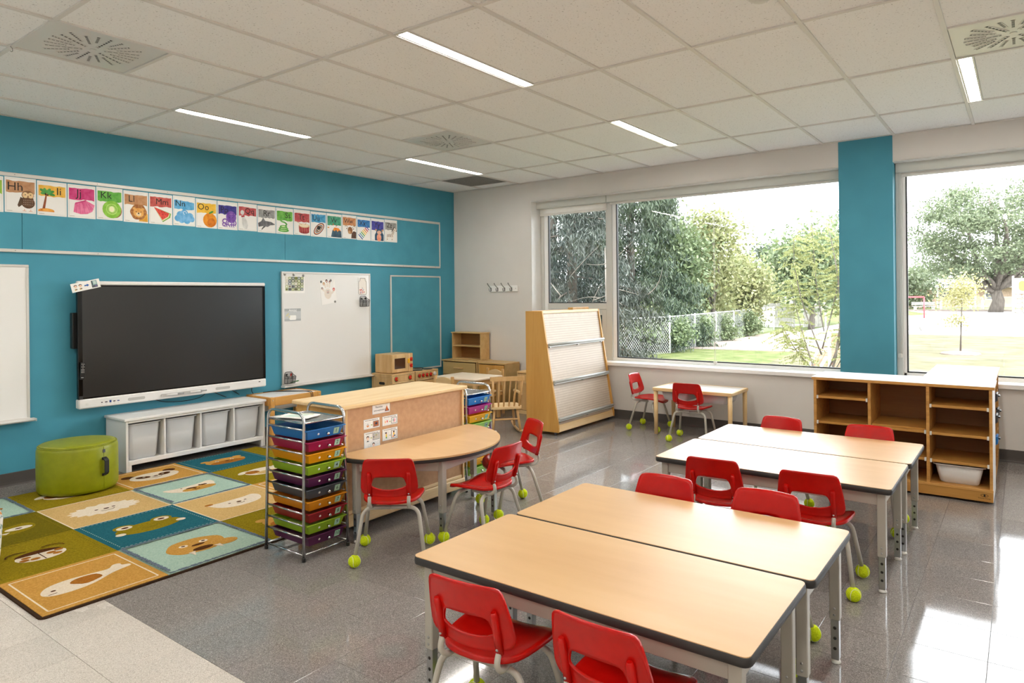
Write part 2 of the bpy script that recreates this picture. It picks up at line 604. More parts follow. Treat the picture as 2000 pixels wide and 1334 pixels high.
class Print:
    """flat print: inks laid one over another on a surface, in its own u,v frame"""
    def __init__(s, M, step=0.00012):
        s.M, s.step, s.k, s.g, s.mats = M, step, 1, G(), []
    def mi(s, mat):
        if mat not in s.mats: s.mats.append(mat)
        return s.mats.index(mat)
    def z(s):
        s.k += 1
        return s.k * s.step
    def poly(s, pts, mat):
        z = s.z()
        s.g.add([(p[0], p[1], z) for p in pts], [tuple(range(len(pts)))], s.mi(mat), False, s.M)
        return s
    def ell(s, cx, cy, rx, ry, mat, rot=0, n=18, a0=0, a1=2 * PI):
        c, sn = math.cos(rot), math.sin(rot)
        pts = []
        for k in range(n):
            a = a0 + (a1 - a0) * k / (n if a1 - a0 >= 2 * PI - 1e-6 else n - 1)
            x, y = rx * math.cos(a), ry * math.sin(a)
            pts.append((cx + x * c - y * sn, cy + x * sn + y * c))
        return s.poly(pts, mat)
    def rect(s, x0, y0, x1, y1, mat):
        return s.poly([(x0, y0), (x1, y0), (x1, y1), (x0, y1)], mat)
    def line(s, pts, wd, mat):
        for a, b in zip(pts[:-1], pts[1:]):
            dx, dy = b[0] - a[0], b[1] - a[1]
            L = math.hypot(dx, dy) or 1e-9
            nx, ny = -dy / L * wd / 2, dx / L * wd / 2
            s.poly([(a[0] + nx, a[1] + ny), (a[0] - nx, a[1] - ny), (b[0] - nx, b[1] - ny), (b[0] + nx, b[1] + ny)], mat)
        return s
    def arc(s, cx, cy, rx, ry, a0, a1, wd, mat, n=10):
        return s.line([(cx + rx * math.cos(a0 + (a1 - a0) * k / n), cy + ry * math.sin(a0 + (a1 - a0) * k / n)) for k in range(n + 1)], wd, mat)
    def text(s, t, cx, cy, size, mat, weight=0.0, rot=0.0):
        vs, fs = text_mesh(t, weight)
        z = s.z()
        c, sn = math.cos(rot), math.sin(rot)
        s.g.add([(cx + size * (v[0] * c - v[1] * sn), cy + size * (v[0] * sn + v[1] * c), z) for v in vs], fs, s.mi(mat), False, s.M)
        return s
    def build(s, name, parent):
        return s.g.build(name, s.mats, parent, recalc=False)
def blob(cx, cy, rx, ry, n=26, amp=0.06, seed=0):
    rnd = random.Random(seed)
    ph = [(rnd.uniform(0, 6.28), rnd.randint(2, 7)) for _ in range(4)]
    out = []
    for k in range(n):
        a = 2 * PI * k / n
        q = 1 + amp * sum(math.sin(p[1] * a + p[0]) for p in ph) / 2
        out.append((cx + rx * q * math.cos(a), cy + ry * q * math.sin(a)))
    return out

# ------------------------------------------------------------------ room shell
H = 2.899
RX, RY = 9.7, -9.4                 # right wall, wall behind the camera
SEAM = -5.71                       # light tiles start here
g = G(); g.box((-0.3, RY - 0.3, -0.25), (RX + 0.3, 0.3, -0.0025))
floor = tag(g.build('floor', 'grout'), 'grey speckled vinyl tile floor with a pale strip along the near side', 'floor', kind='structure')
T = 0.2985
def depth_of(p):
    d = Vector(p) - CAM
    z = d.dot(FW)
    if z < 0.3: return None
    u, v = 1000 + 1333.4 * d.dot(RT) / z, 577.5 - 1333.4 * d.dot(UP) / z
    return z if -60 < u < 2060 and v < 1400 else None
gt = G(); gt.box((-T / 2 + .0007, -T / 2 + .0007, -0.003), (T / 2 - .0007, T / 2 - .0007, 0), 0.0008)
tiles = []
y = SEAM - T * 12.5
while y < T:
    x = 6.245 - T * 20.5
    while x < RX + T:
        if y < 0.1 and x < RX:
            tiles.append((x, y))
        x += T
    y += T
vis = sorted([(depth_of((x, y, 0)), x, y) for x, y in tiles if depth_of((x, y, 0))])[:300]
vs_ = {(x, y) for _, x, y in vis}
dk = gt.build('tile', 'vinyl_dark', floor, (vis[0][1], vis[0][2], 0))
lt = gt.build('tile', 'vinyl_light', floor, (vis[0][1], vis[0][2], 0))
first = {True: dk, False: lt}
used = {True: False, False: False}
for _, x, y in vis:
    k = y > SEAM
    if not used[k]:
        o = first[k]; used[k] = True
    else:
        o = first[k].copy(); COL.objects.link(o)
    o.location = (x, y, 0)
for k, nm in ((True, 'vinyl_dark'), (False, 'vinyl_light')):
    gg = G()
    for x, y in tiles:
        if (x, y) not in vs_ and (y > SEAM) == k:
            gg.box((x - T / 2 + .0007, y - T / 2 + .0007, -0.003), (x + T / 2 - .0007, y + T / 2 - .0007, 0), 0.0008)
    tag(gg.build('tile_field', nm, floor), kind='stuff')

# walls
g = G(); g.box((-0.3, RY - 0.3, -0.25), (0, 0.3, 3.3))
tag(g.build('wall_left', 'teal_paint'), 'teal painted wall behind the big screen and boards', 'wall', kind='structure')
OX0, OX1, OX2, OX3 = 1.32, 4.95, 5.41, 9.1
OZ0, OZ1 = 0.635, 2.655
for a, b, lab in (((-0.3, 0, -0.25), (OX0, 0.3, 3.3), 'warm grey wall left of the windows, with the coat hooks'), ((OX0, 0, -0.25), (RX + 0.3, 0.3, OZ0), 'warm grey wall strip below the windows'),
                  ((OX0, 0, OZ1), (RX + 0.3, 0.3, 3.3), 'warm grey wall strip above the windows'), ((OX3, 0, OZ0), (RX + 0.3, 0.3, OZ1), 'grey wall end right of the windows, outside the picture')):
    g = G(); g.box(a, b); tag(g.build('wall_back', 'grey_paint'), lab, 'wall', kind='structure')
g = G(); g.box((OX1, -0.004, 0.0), (OX2, 0.26, H + 0.01))
tag(g.build('wall_pier', 'teal_paint'), 'narrow teal pier between the two large windows', 'wall', kind='structure')
g = G(); g.box((RX, RY - 0.3, -0.25), (RX + 0.3, 0.3, 3.3))
tag(g.build('wall_right', 'grey_paint'), 'grey wall right of the camera, outside the picture', 'wall', kind='structure')
g = G(); g.box((-0.3, RY - 0.3, -0.25), (RX + 0.3, RY, 3.3))
tag(g.build('wall_front', 'grey_paint'), 'grey wall behind the camera, outside the picture', 'wall', kind='structure')
def baseboard(name, label, M, L):
    # cove profile swept along the wall
    prof = [(0, 0), (0.022, 0), (0.016, 0.004), (0.009, 0.012), (0.007, 0.03), (0.007, 0.098), (0.004, 0.101), (0, 0.101)]
    g = G(); g.prism(prof, 0, L, 0, M)
    tag(g.build(name, 'base_rubber'), label, 'baseboard', kind='structure')
baseboard('baseboard_left', 'dark grey rubber cove base under the teal wall', frame_M((0, RY, 0), (1, 0, 0), (0, 0, 1), (0, 1, 0)), -RY)
baseboard('baseboard_back', 'dark grey rubber cove base under the window wall', frame_M((0, 0, 0), (0, -1, 0), (0, 0, 1), (1, 0, 0)), RX)

# ceiling: slab, lay-in boards, T-bars
g = G(); g.box((-0.3, RY - 0.3, H + 0.03), (RX + 0.3, 0.3, 3.4))
ceil = tag(g.build('ceiling', 'ceiling_board'), 'white suspended ceiling of lay-in mineral boards', 'ceiling', kind='structure')
GX = [-0.07 + 0.61 * i for i in range(0, 17)]
GY = [0.353 - 1.22 * j for j in range(0, 10)]
lights = {(i, j) for i in (2, 6, 10, 14) for j in (1, 3, 5, 7)}      # column of GX, row of GY
vents = {'a': (3, 4, 1), 'b': (3, 2, 0), 'c': (10, 2, 0), 'r': (1, 0, 1)}   # column, row, half (0 = far half)
def cell(i, j):
    return max(GX[i], 0), min(GX[i + 1], RX), max(GY[j + 1], RY), min(GY[j], 0)
gt = G(); gt.box((-.5, -.5, 0), (.5, .5, 0.02))
first = None
def put_tile(x0, x1, y0, y1):
    global first
    if x1 - x0 < .03 or y1 - y0 < .03: return
    if first is None:
        first = o = gt.build('ceiling_tile', 'ceiling_board', ceil)
    else:
        o = first.copy(); COL.objects.link(o)
    o.location = ((x0 + x1) / 2, (y0 + y1) / 2, H + 0.004)
    o.scale = (x1 - x0 - .002, y1 - y0 - .002, 1)
VENT = {(v[0], v[1]): (k, v[2]) for k, v in vents.items()}
LROW = {}
for i in range(len(GX) - 1):
    for j in range(len(GY) - 1):
        x0, x1, y0, y1 = cell(i, j)
        if x1 <= x0 or y1 <= y0: continue
        if (i, j) in lights:
            put_tile(x0 + .105, x1, y0, y1)
        elif (i, j) in VENT:
            ym = (GY[j] + GY[j + 1]) / 2
            if VENT[(i, j)][1] == 0: put_tile(x0, x1, y0, ym)   # vent in the far half
            else: put_tile(x0, x1, ym, y1)
        else:
            put_tile(x0, x1, y0, y1)
def tee(name, a, b):
    g = G(); g.box(a, b, 0.001)
    return g.build(name, 'grid_white', ceil)
for x in GX:
    if 0 < x < RX:
        tee('main_runner', (x - .012, RY, H - .006), (x + .012, 0, H + .004))
for y in GY:
    if RY < y < 0:
        for i in range(len(GX) - 1):
            x0, x1 = max(GX[i], 0), min(GX[i + 1], RX)
            if x1 - x0 > .05: tee('cross_tee', (x0 + (.0121 if GX[i] > 0 else 0), y - .012, H - .006), (x1 - .0121, y + .012, H + .004))
for k, (i, j, hf) in vents.items():
    ym = (GY[j] + GY[j + 1]) / 2
    tee('cross_tee', (GX[i] + .0121, ym - .012, H - .006), (GX[i + 1] - .0121, ym + .012, H + .004))
tee('wall_angle', (0, -.02, H - .003), (RX, 0, H + .002))
tee('wall_angle', (0, RY, H - .003), (.02, -.02, H + .002))
# linear LED fittings
def led(i, j, label):
    x0, x1, y0, y1 = cell(i, j)
    t = thing('ceiling_light', label, 'light', (x0 + .058, (y0 + y1) / 2, H), 0, 'linear ceiling lights')
    L = y1 - y0 - .03
    g = G(); g.box((-.046, -L / 2, -.003), (-.034, L / 2, .03), .001); g.box((.034, -L / 2, -.003), (.046, L / 2, .03), .001)
    g.box((-.046, -L / 2 - .004, -.003), (.046, -L / 2 + .004, .03), .001); g.box((-.046, L / 2 - .004, -.003), (.046, L / 2 + .004, .03), .001)
    g.box((-.034, -L / 2, .02), (.034, L / 2, .03))
    g.build('housing', 'vent_white', t)
    g = G(); g.box((-.0335, -L / 2 + .005, -.002), (.0335, L / 2 - .005, .004), .001)
    g.build('diffuser', 'led_diffuser', t)
LL = {(2, 3): 'long ceiling light strip nearest the teal wall, above the big screen', (2, 1): 'slim ceiling light strip in the far corner beside the grey grille',
      (6, 3): 'large bright ceiling light strip at the top middle', (6, 1): 'ceiling light strip in front of the left window',
      (10, 1): 'ceiling light strip beside the right-hand air diffuser'}
for (i, j) in sorted(lights):
    led(i, j, LL.get((i, j), 'ceiling light strip outside the picture'))
# air diffusers
def diffuser(i, j, hf, label):
    x0 = GX[i]; ym = (GY[j] + GY[j + 1]) / 2
    cy = (ym + GY[j]) / 2 if hf == 0 else (ym + GY[j + 1]) / 2
    t = thing('air_diffuser', label, 'vent', (x0 + .305, cy, H), 0, 'swirl air diffusers')
    g = G(); g.box((-.291, -.291, 0), (.291, .291, .006), .001)
    g.build('face_plate', 'vent_white', t)
    gs = G(); gs.box((-.5, -.011, -.0035), (.5, -.007, 0)); gs.box((-.5, .007, -.0035), (.5, .011, 0)); gs.box((-.5, -.007, -.0008), (.5, .007, 0), 0, 1)
    for q in range(6):
        gs.box((-.44 + q * .165, -.007, -.002), (-.40 + q * .165, .007, 0))
    f = None
    n = 24
    for k in range(n):
        a = 2 * PI * k / n
        r0, r1 = (.055, .235) if k % 4 == 0 else ((.13, .235) if k % 2 else (.095, .225))
        if k % 6 == 3: r1 = .262
        if f is None:
            f = o = gs.build('slot', ['vent_white', 'vent_dark'], t)
        else:
            o = f.copy(); COL.objects.link(o)
        o.location = ((r0 + r1) / 2 * math.cos(a), (r0 + r1) / 2 * math.sin(a), 0)
        o.rotation_euler = (0, 0, a); o.scale = (r1 - r0, 1, 1)
    g = G(); g.lathe([(0.016, -.003), (.018, 0)], 14); g.build('centre_screw', 'vent_white', t)
diffuser(*vents['a'], 'square white swirl air diffuser at the top left of the ceiling')
diffuser(*vents['b'], 'square white swirl air diffuser in mid ceiling near the far corner')
diffuser(*vents['c'], 'square white swirl air diffuser at the top right of the ceiling')
i, j, hf = vents['r']
ym = (GY[j] + GY[j + 1]) / 2
g = G()
for k in range(28):
    q = -.285 + .57 * k / 27
    g.box((q - .0035, -.285, -.004), (q + .0035, .285, .004)); g.box((-.285, q - .0035, -.004), (.285, q + .0035, .004))
t = thing('return_grille', 'grey perforated return-air grille in the ceiling corner', 'vent', (GX[i] + .305, (ym + GY[j + 1]) / 2, H))
g.build('lattice', 'grille_grey', t)
bx('backing', 'vent_dark', t, ((-.285, -.285, .006), (.285, .285, .012)))
bx('frame', 'grid_white', t, ((-.297, -.297, -.003), (.297, -.283, .004)), ((-.297, .283, -.003), (.297, .297, .004)), ((-.297, -.283, -.003), (-.283, .283, .004)), ((.283, -.283, -.003), (.297, .283, .004)), bev=0)
t = thing('smoke_detector', 'round white detector on the ceiling at the top edge', 'detector', (5.36, -3.78, H - .002))
g = G(); g.lathe([(.062, 0), (.062, -.012), (.055, -.02), (.03, -.034), (.0, -.036)], 28); g.build('dome', 'vent_white', t)
g = G(); g.lathe([(.07, 0), (.07, -.006), (.064, -.008)], 28); g.build('ring', 'grid_white', t)
t = thing('ceiling_hook', 'small wire hook clipped to the ceiling bar at the far left', 'hook', (1.79, -5.76, H - .002))
g = G(); g.tube(fillet([(0, 0, 0), (0, 0, -.012), (.006, .006, -.016), (.006, .006, -.034), (.002, .002, -.038), (-.002, -.002, -.032)], .005, 3), .0011, 6)
g.build('wire', 'wire_black', t)
bx('clip', 'grid_white', t, ((-.016, -.012, -.003), (.016, .012, 0)), bev=.001)

# ------------------------------------------------------------------ windows
FY0, FY1, GYW = 0.205, 0.265, 0.238
def pane(parent, x0, x1, z0, z1):
    g = G(); g.box((x0, GYW - .003, z0), (x1, GYW + .003, z1)); g.build('glass', 'pane', parent)
    # gasket and glazing bead round the pane
    g = G()
    for (a, b, c, d) in ((x0, x0 + .012, z0, z1), (x1 - .012, x1, z0, z1), (x0, x1, z0, z0 + .012), (x0, x1, z1 - .012, z1)):
        g.box((a, FY0 + .012, c), (b, GYW + .012, d))
    g.build('gasket', 'gasket', parent)
W1 = thing('window_1', 'large window left of the teal pier with a narrow opening sash', 'window', (0, 0, 0), kind='structure')
zf0, zf1 = 0.655, OZ1
bx('jamb', 'alu_frame', W1, ((OX0, FY0, zf0), (OX0 + .055, FY1, zf1)))
bx('jamb', 'alu_white', W1, ((OX0 + .055, FY0 + .01, zf0), (1.435, FY1, zf1)))
bx('mullion', 'alu_frame', W1, ((2.295, FY0 - .012, zf0), (2.375, FY1, zf1)))
bx('mullion', 'alu_white', W1, ((2.375, FY0 + .008, zf0), (2.425, FY1, zf1)))
bx('transom', 'alu_frame', W1, ((1.435, FY0 - .008, 1.272), (2.295, FY1, 1.347)))
bx('head_frame', 'alu_frame', W1, ((OX0, FY0, 2.60), (OX1, FY1, zf1)))
bx('bottom_frame', 'alu_white', W1, ((OX0, FY0, zf0), (OX1, FY1, .688)))
# opening sash below the transom
bx('sash', 'alu_frame', W1, ((1.44, FY0, .69), (1.51, FY1, 1.268)), ((2.225, FY0, .69), (2.29, FY1, 1.268)), ((1.51, FY0, .69), (2.225, FY1, .755)), ((1.51, FY0, 1.2), (2.225, FY1, 1.268)))
bx('sash_handle', 'grey_rail', W1, ((1.83, FY0 - .03, 1.215), (1.95, FY0, 1.238)), bev=.006)
pane(W1, 1.51, 2.225, .755, 1.2)
pane(W1, 1.435, 2.295, 1.347, 2.60)
pane(W1, 2.425, OX1, .688, 2.60)
g = G(); g.box((OX0 - .0, -.035, .615), (OX1, FY0, .655), .004); g.build('window_sill', 'white_paint', W1)
g = G(); g.box((OX0 - .003, .0, OZ0), (OX0 + .004, FY0, OZ1)); g.box((OX0, .0, OZ1 - .004), (OX1, FY0, OZ1 + .003)); g.build('reveal_lining', 'reveal_white', W1)
W2 = thing('window_2', 'large window right of the teal pier, running out of the picture', 'window', (0, 0, 0), kind='structure')
bx('jamb', 'alu_frame', W2, ((OX2, FY0 - .05, zf0), (OX2 + .05, FY1, zf1)))
bx('jamb', 'alu_white', W2, ((OX2 + .05, FY0, zf0), (OX2 + .075, FY1, zf1)))
bx('head_frame', 'alu_frame', W2, ((OX2, FY0, 2.60), (OX3, FY1, zf1)))
bx('bottom_frame', 'alu_white', W2, ((OX2, FY0, zf0), (OX3, FY1, .688)))
bx('mullion', 'alu_frame', W2, ((8.02, FY0, zf0), (8.1, FY1, zf1)))
bx('jamb', 'alu_frame', W2, ((OX3 - .07, FY0, zf0), (OX3, FY1, zf1)))
pane(W2, OX2 + .075, 8.02, .688, 2.60)
pane(W2, 8.1, OX3 - .07, .688, 2.60)
g = G(); g.box((OX2, -.035, .615), (OX3, FY0, .655), .004); g.build('window_sill', 'white_paint', W2)
g = G(); g.box((OX2, .0, OZ1 - .004), (OX3, FY0, OZ1 + .003)); g.build('reveal_lining', 'reveal_white', W2)

def shade(x0, x1, zb, label, chain=None, chx=None):
    t = thing('roller_shade', label, 'shade', (x0, .15, OZ1), 0, 'rolled-up window shades')
    L = x1 - x0
    g = G(); g.prism([(-.035, -.0), (-.035, -.086), (-.028, -.092), (.045, -.092), (.045, 0)], .002, L - .002, 0, frame_M((0, 0, 0), (0, 1, 0), (0, 0, 1), (1, 0, 0)))
    g.build('cassette', 'shade_box', t)
    g = G(); g.box((.02, .018, zb - OZ1 + .02), (L - .02, .021, -.088)); g.build('fabric', 'shade_fabric', t)
    g = G(); g.box((.02, .011, zb - OZ1), (L - .02, .028, zb - OZ1 + .028), .005); g.build('hem_bar', 'shade_fabric', t)
    if chain:
        g = G()
        g.tube([(chx, -.0, -.09), (chx, -.0, chain - OZ1)], .0016, 6); g.tube([(chx + .012, -.0, -.09), (chx + .012, -.0, chain - OZ1)], .0016, 6)
        g.build('bead_chain', 'glide_white', t)
        bx('chain_tensioner', 'glide_white', t, ((chx - .012, -.012, chain - OZ1 - .03), (chx + .024, .012, chain - OZ1 + .01)), bev=.006)
shade(OX0 + .005, 2.345, 2.475, 'short rolled shade over the narrow left sash')
shade(2.35, OX1 - .005, 2.538, 'long rolled shade over the big window left of the pier', .70, 1.305)
shade(OX2 + .005, 8.0, 2.525, 'long rolled shade over the window right of the pier', .86, .015)

# ------------------------------------------------------------------ teal wall: boards and rails
def rail(name, parent, y0, y1, z0, z1, d=.016):
    g = G(); g.box((0, y0, z0), (d, y1, z1), .003)
    o = g.build(name, 'rail_alu', parent)
    return o
def screws(parent, pts, x):
    g = G()
    for y, z in pts:
        g.lathe([(.0035, 0), (.003, .0012), (0, .0014)], 8, M=frame_M((x, y, z), (0, 1, 0), (0, 0, 1), (1, 0, 0)))
    g.build('screw_heads', 'hook_metal', parent)
t = thing('tack_board', 'long teal tack board strip in pale rails above the screen', 'board', (0, 0, 0))
YL = -6.9
for (a, b) in ((YL, -5.154), (-5.150, -2.742), (-2.738, -.31)):
    g = G(); g.box((.0, a, 1.85), (.009, b, 2.445), .001); g.build('panel', 'teal_board', t)
rail('top_rail', t, YL, -.30, 2.428, 2.458); rail('bottom_rail', t, YL, -.30, 1.832, 1.858); rail('end_rail', t, -.318, -.298, 1.858, 2.428)
screws(t, [(-5.2 + .6 * k, 2.443) for k in range(9)] + [(-5.2 + .6 * k, 1.845) for k in range(9)], .016)
t = thing('tack_board', 'tall teal tack board in a pale frame near the corner', 'board', (0, 0, 0))
g = G(); g.box((.0, -1.21, .50), (.009, -.31, 1.72), .001); g.build('panel', 'teal_board', t)
rail('top_rail', t, -1.222, -.298, 1.704, 1.724); rail('bottom_rail', t, -1.222, -.298, .492, .512); rail('side_rail', t, -1.222, -1.2, .512, 1.704); rail('side_rail', t, -.318, -.298, .512, 1.704)
def whiteboard(y0, y1, label):
    t = thing('whiteboard', label, 'whiteboard', (0, y0, .5))
    L, Hh = y1 - y0, 1.235
    g = G(); g.box((0.002, .01, .012), (.018, L - .01, Hh - .01)); g.build('writing_surface', 'whiteboard_face', t)
    for nm, a, b in (('top_rail', (0, 0, Hh - .02), (.024, L, Hh)), ('side_rail', (0, 0, .02), (.024, .02, Hh - .02)), ('side_rail', (0, L - .02, .02), (.024, L, Hh - .02)), ('bottom_rail', (0, 0, 0), (.024, L, .02))):
        g = G(); g.box(a, b, .003); g.build(nm, 'rail_alu', t)
    g = G(); g.prism([(0.0, .004), (.06, -.006), (.07, .004), (.066, .008), (.058, 0.0), (0.0, .014)], -.02, L + .02, 0, frame_M((.02, 0, 0), (1, 0, 0), (0, 0, 1), (0, 1, 0)))
    g.build('pen_tray', 'rail_alu', t)
    for yy in (-.022, L + .016):
        bx('tray_cap', 'grey_rail', t, ((.02, yy, -.008), (.092, yy + .008, .016)), bev=.003)
    return t
whiteboard(-2.795, -1.556, 'whiteboard with magnets and papers right of the big screen')
whiteboard(-6.4, -5.113, 'blank whiteboard cut by the left edge of the picture')

# ------------------------------------------------------------------ alphabet cards
CW, CH = .2165, .278
def face(P, x, y, r, mat, ink='2a211c'):
    pass
def card(letters, y0, z0, label, draw):
    t = thing('alphabet_card', label, 'card', (.0095, y0, z0), 0, 'alphabet cards along the tack board')
    g = G(); g.box((0, 0, 0), (.0012, CW - .004, CH)); g.build('sheet', 'paper', t)
    P = Print(frame_M((.0012, 0, 0), (0, 1, 0), (0, 0, 1), (1, 0, 0)), .00006)
    w_, h = CW - .004, CH
    for q in (.009, .0115):
        P.line([(q, q), (w_ - q, q), (w_ - q, h - q), (q, h - q), (q, q)], .0006, pm('b9b0a6'))
    P.rect(.014, .0125, .05, .015, pm('9a928a'))
    S = lambda pts: [(a * w_, b * h) for a, b in pts]
    draw(P, w_, h, S)
    P.build('artwork', t)
def band(P, w_, h, y0, y1, c1, c2, x0=.045, x1=.955, seed=1, tail=0):
    rnd = random.Random(seed)
    top = [(x0 + (x1 - x0) * k / 9, y1 + rnd.uniform(-.012, .012) + tail * (k / 9) ** 2) for k in range(10)]
    bot = [(x0 + (x1 - x0) * k / 9, y0 + rnd.uniform(-.02, .02)) for k in range(10)][::-1]
    P.poly([(a * w_, b * h) for a, b in bot[::-1] + top[::-1]], wc(c1, c2))
def let(P, w_, h, s_, x, y, size=.19):
    P.text(s_, x * w_, y * h, size * h * 1.55, pm('2b2724'), 0.0)
K = pm('2a211c')
def E_(P, w_, h):
    return lambda cx, cy, rx, ry, m, rot=0, **k: P.ell(cx * w_, cy * h, rx * w_, ry * w_, m, rot, **k)
def d_g(P, w_, h, S):
    band(P, w_, h, .52, .9, '7fae2e', 'a9cc52'); let(P, w_, h, 'Gg', .4, .74)
    e = E_(P, w_, h); e(.5, .3, .2, .2, wc('7a5a3a', '9a7650'))
def d_h(P, w_, h, S):
    band(P, w_, h, .57, .9, 'b5835c', 'c99a74', seed=2); let(P, w_, h, 'Hh', .33, .73, .21); e = E_(P, w_, h)
    P.poly(S([(.40, .22), (.50, .46), (.60, .40), (.56, .24), (.44, .16)]), wc('4a3628', '5d4634'))
    e(.74, .30, .22, .21, wc('4a3424', '6b4d36')); e(.73, .52, .2, .17, wc('7a5638', '8d6644')); P.poly(S([(.55, .44), (.92, .44), (.9, .3), (.57, .3)]), wc('5d412c', '6f5038'))
    for sx in (-1, 1):
        e(.735 + sx * .085, .52, .095, .11, wc('e0c08c', 'ecd2a4')); e(.735 + sx * .085, .53, .018, .018, K); e(.735 + sx * .14, .5, .018, .012, pm('e59a94'))
        P.line(S([(.72 + sx * .1, .12), (.72 + sx * .1, .07)]), .003, pm('d88a5c')); P.line(S([(.66 + sx * .1, .065), (.78 + sx * .1, .065)]), .003, pm('d88a5c'))
    P.poly(S([(.705, .50), (.765, .50), (.735, .455)]), pm('6b3a20'))
    for k in range(18):
        e(.60 + (k % 6) * .055, .37 - (k // 6) * .06, .006, .012, pm('f0e4d2'))
def d_i(P, w_, h, S):
    band(P, w_, h, .56, .88, 'e8b040', 'f2c35a', seed=3); let(P, w_, h, 'Ii', .73, .72, .2); e = E_(P, w_, h)
    e(.3, .14, .27, .09, wc('e89a34', 'f4b65a'), a0=0, a1=PI); P.rect(.03 * w_, .11 * h, .57 * w_, .14 * h, wc('e08c2c', 'eda348'))
    P.poly(S([(.17, .2), (.26, .2), (.30, .42), (.33, .62), (.28, .62), (.23, .42)]), wc('8a4a2c', 'a8623e'))
    for a, L in ((2.6, .26), (2.0, .2), (.9, .22), (.3, .28), (-.25, .3), (3.3, .2)):
        P.ell((.31 + math.cos(a) * L / 2) * w_, .66 * h + math.sin(a) * L / 2 * w_, L / 2 * w_, .055 * w_, wc('3f8f44', '63b05a'), a)
    e(.28, .62, .035, .035, K); e(.35, .6, .032, .032, pm('4a2c1c')); P.line(S([(.1, .13), (.18, .18)]), .003, pm('b5642c')); P.line(S([(.1, .18), (.18, .13)]), .003, pm('b5642c'))
def d_j(P, w_, h, S):
    band(P, w_, h, .55, .9, 'c92f72', 'd8558c', seed=4); let(P, w_, h, 'Jj', .4, .74, .21)
    P.poly(S([(.25, .44), (.62, .56), (.97, .42), (.88, .22), (.70, .14), (.45, .12), (.2, .17)]), wc('dd5a8e', 'ea86ac'))
    P.poly(S([(.26, .40), (.64, .52), (.67, .57), (.27, .46)]), wc('c9407a', 'd95a8c'))
    for a, b in (((.32, .43), (.3, .14)), ((.42, .46), (.45, .13)), ((.52, .49), (.62, .14)), ((.62, .51), (.8, .19)), ((.66, .5), (.93, .28))):
        P.line(S([a, b]), .0016, pm('b03066'))
def d_k(P, w_, h, S):
    band(P, w_, h, .57, .88, '55a53a', '74bb52', seed=5); let(P, w_, h, 'Kk', .36, .75, .19); e = E_(P, w_, h)
    e(.70, .29, .27, .29, wc('8a6242', 'a57a56'), -.2); e(.58, .33, .36, .36, wc('7dbb3a', '9ad152')); e(.58, .34, .23, .23, wc('a6d860', 'b9e276')); e(.58, .34, .10, .12, pm('f2f0c8'))
    for k in range(22):
        a = 2 * PI * k / 22
        P.ell((.58 + .165 * math.cos(a)) * w_, .34 * h + .165 * math.sin(a) * w_, .022 * w_, .008 * w_, K, a)
def d_l(P, w_, h, S):
    band(P, w_, h, .56, .88, 'b98358', 'cb9a70', seed=6); let(P, w_, h, 'Ll', .32, .74, .19); e = E_(P, w_, h)
    P.poly(S([(.6, .05), (.98, .04), (.97, .3), (.8, .3)]), wc('d89a2c', 'e8b04a'))
    P.poly(blob(.6 * w_, .34 * h, .33 * w_, .33 * w_, 30, .04, 3), wc('9a5d30', 'b57a44'))
    for k in range(12):
        a = 2 * PI * k / 12
        P.line([((.6 + .2 * math.cos(a)) * w_, .34 * h + .2 * math.sin(a) * w_), ((.6 + .32 * math.cos(a)) * w_, .34 * h + .32 * math.sin(a) * w_)], .0018, pm('e0b060'))
    for sx in (-1, 1): e(.6 + sx * .17, .44, .06, .06, wc('d89a50', 'e8b46a'))
    e(.6, .32, .22, .2, wc('dc9a48', 'eab566')); e(.6, .27, .1, .08, pm('f0d8ac')); e(.6, .3, .035, .028, K)
    for sx in (-1, 1): e(.6 + sx * .1, .35, .02, .02, K)
    P.arc(.6 * w_, .265 * h, .04 * w_, .03 * w_, PI, 2 * PI, .0016, K)
def d_m(P, w_, h, S):
    band(P, w_, h, .58, .9, 'b84a44', 'cf6a60', seed=7); let(P, w_, h, 'Mm', .56, .74, .18)
    P.poly(S([(.2, .56), (.94, .38), (.9, .24), (.58, .08)]), wc('6fa040', '8fbb58')); P.poly(S([(.2, .56), (.88, .37), (.84, .26), (.57, .11)]), pm('e6e6b4')); P.poly(S([(.2, .56), (.86, .38), (.8, .27), (.56, .15)]), wc('d83a34', 'e85a4c'))
    for a, b in ((.4, .46), (.52, .42), (.65, .40), (.45, .36), (.58, .33), (.7, .34), (.55, .24), (.64, .25)):
        P.ell(a * w_, b * h, .012 * w_, .02 * w_, K)
def d_n(P, w_, h, S):
    band(P, w_, h, .56, .86, '4aa0d4', '78bde4', seed=8, tail=-.06); let(P, w_, h, 'Nn', .32, .74, .18); e = E_(P, w_, h)
    c = wc('58a4d8', '82bfe8')
    for (a, b, r) in ((.2, .24, .14), (.38, .20, .15), (.62, .19, .16), (.84, .24, .13), (.32, .36, .17), (.5, .42, .17), (.75, .33, .16), (.5, .28, .2)):
        e(a, b, r, r, c)
    P.arc(.52 * w_, .44 * h, .07 * w_, .07 * w_, -.5, 4.6, .004, pm('eef4f8'))
def d_o(P, w_, h, S):
    band(P, w_, h, .52, .86, 'e8b432', 'f2c650', seed=9); let(P, w_, h, 'Oo', .35, .72, .2); e = E_(P, w_, h)
    e(.66, .28, .33, .33, wc('d97e14', 'eea02c')); e(.74, .2, .2, .2, wc('c0640e', 'd97e14')); P.ell(.72 * w_, .56 * h, .12 * w_, .045 * w_, wc('3f8a3c', '5aa850'), .5); P.line(S([(.64, .5), (.66, .56)]), .003, pm('4a3018'))
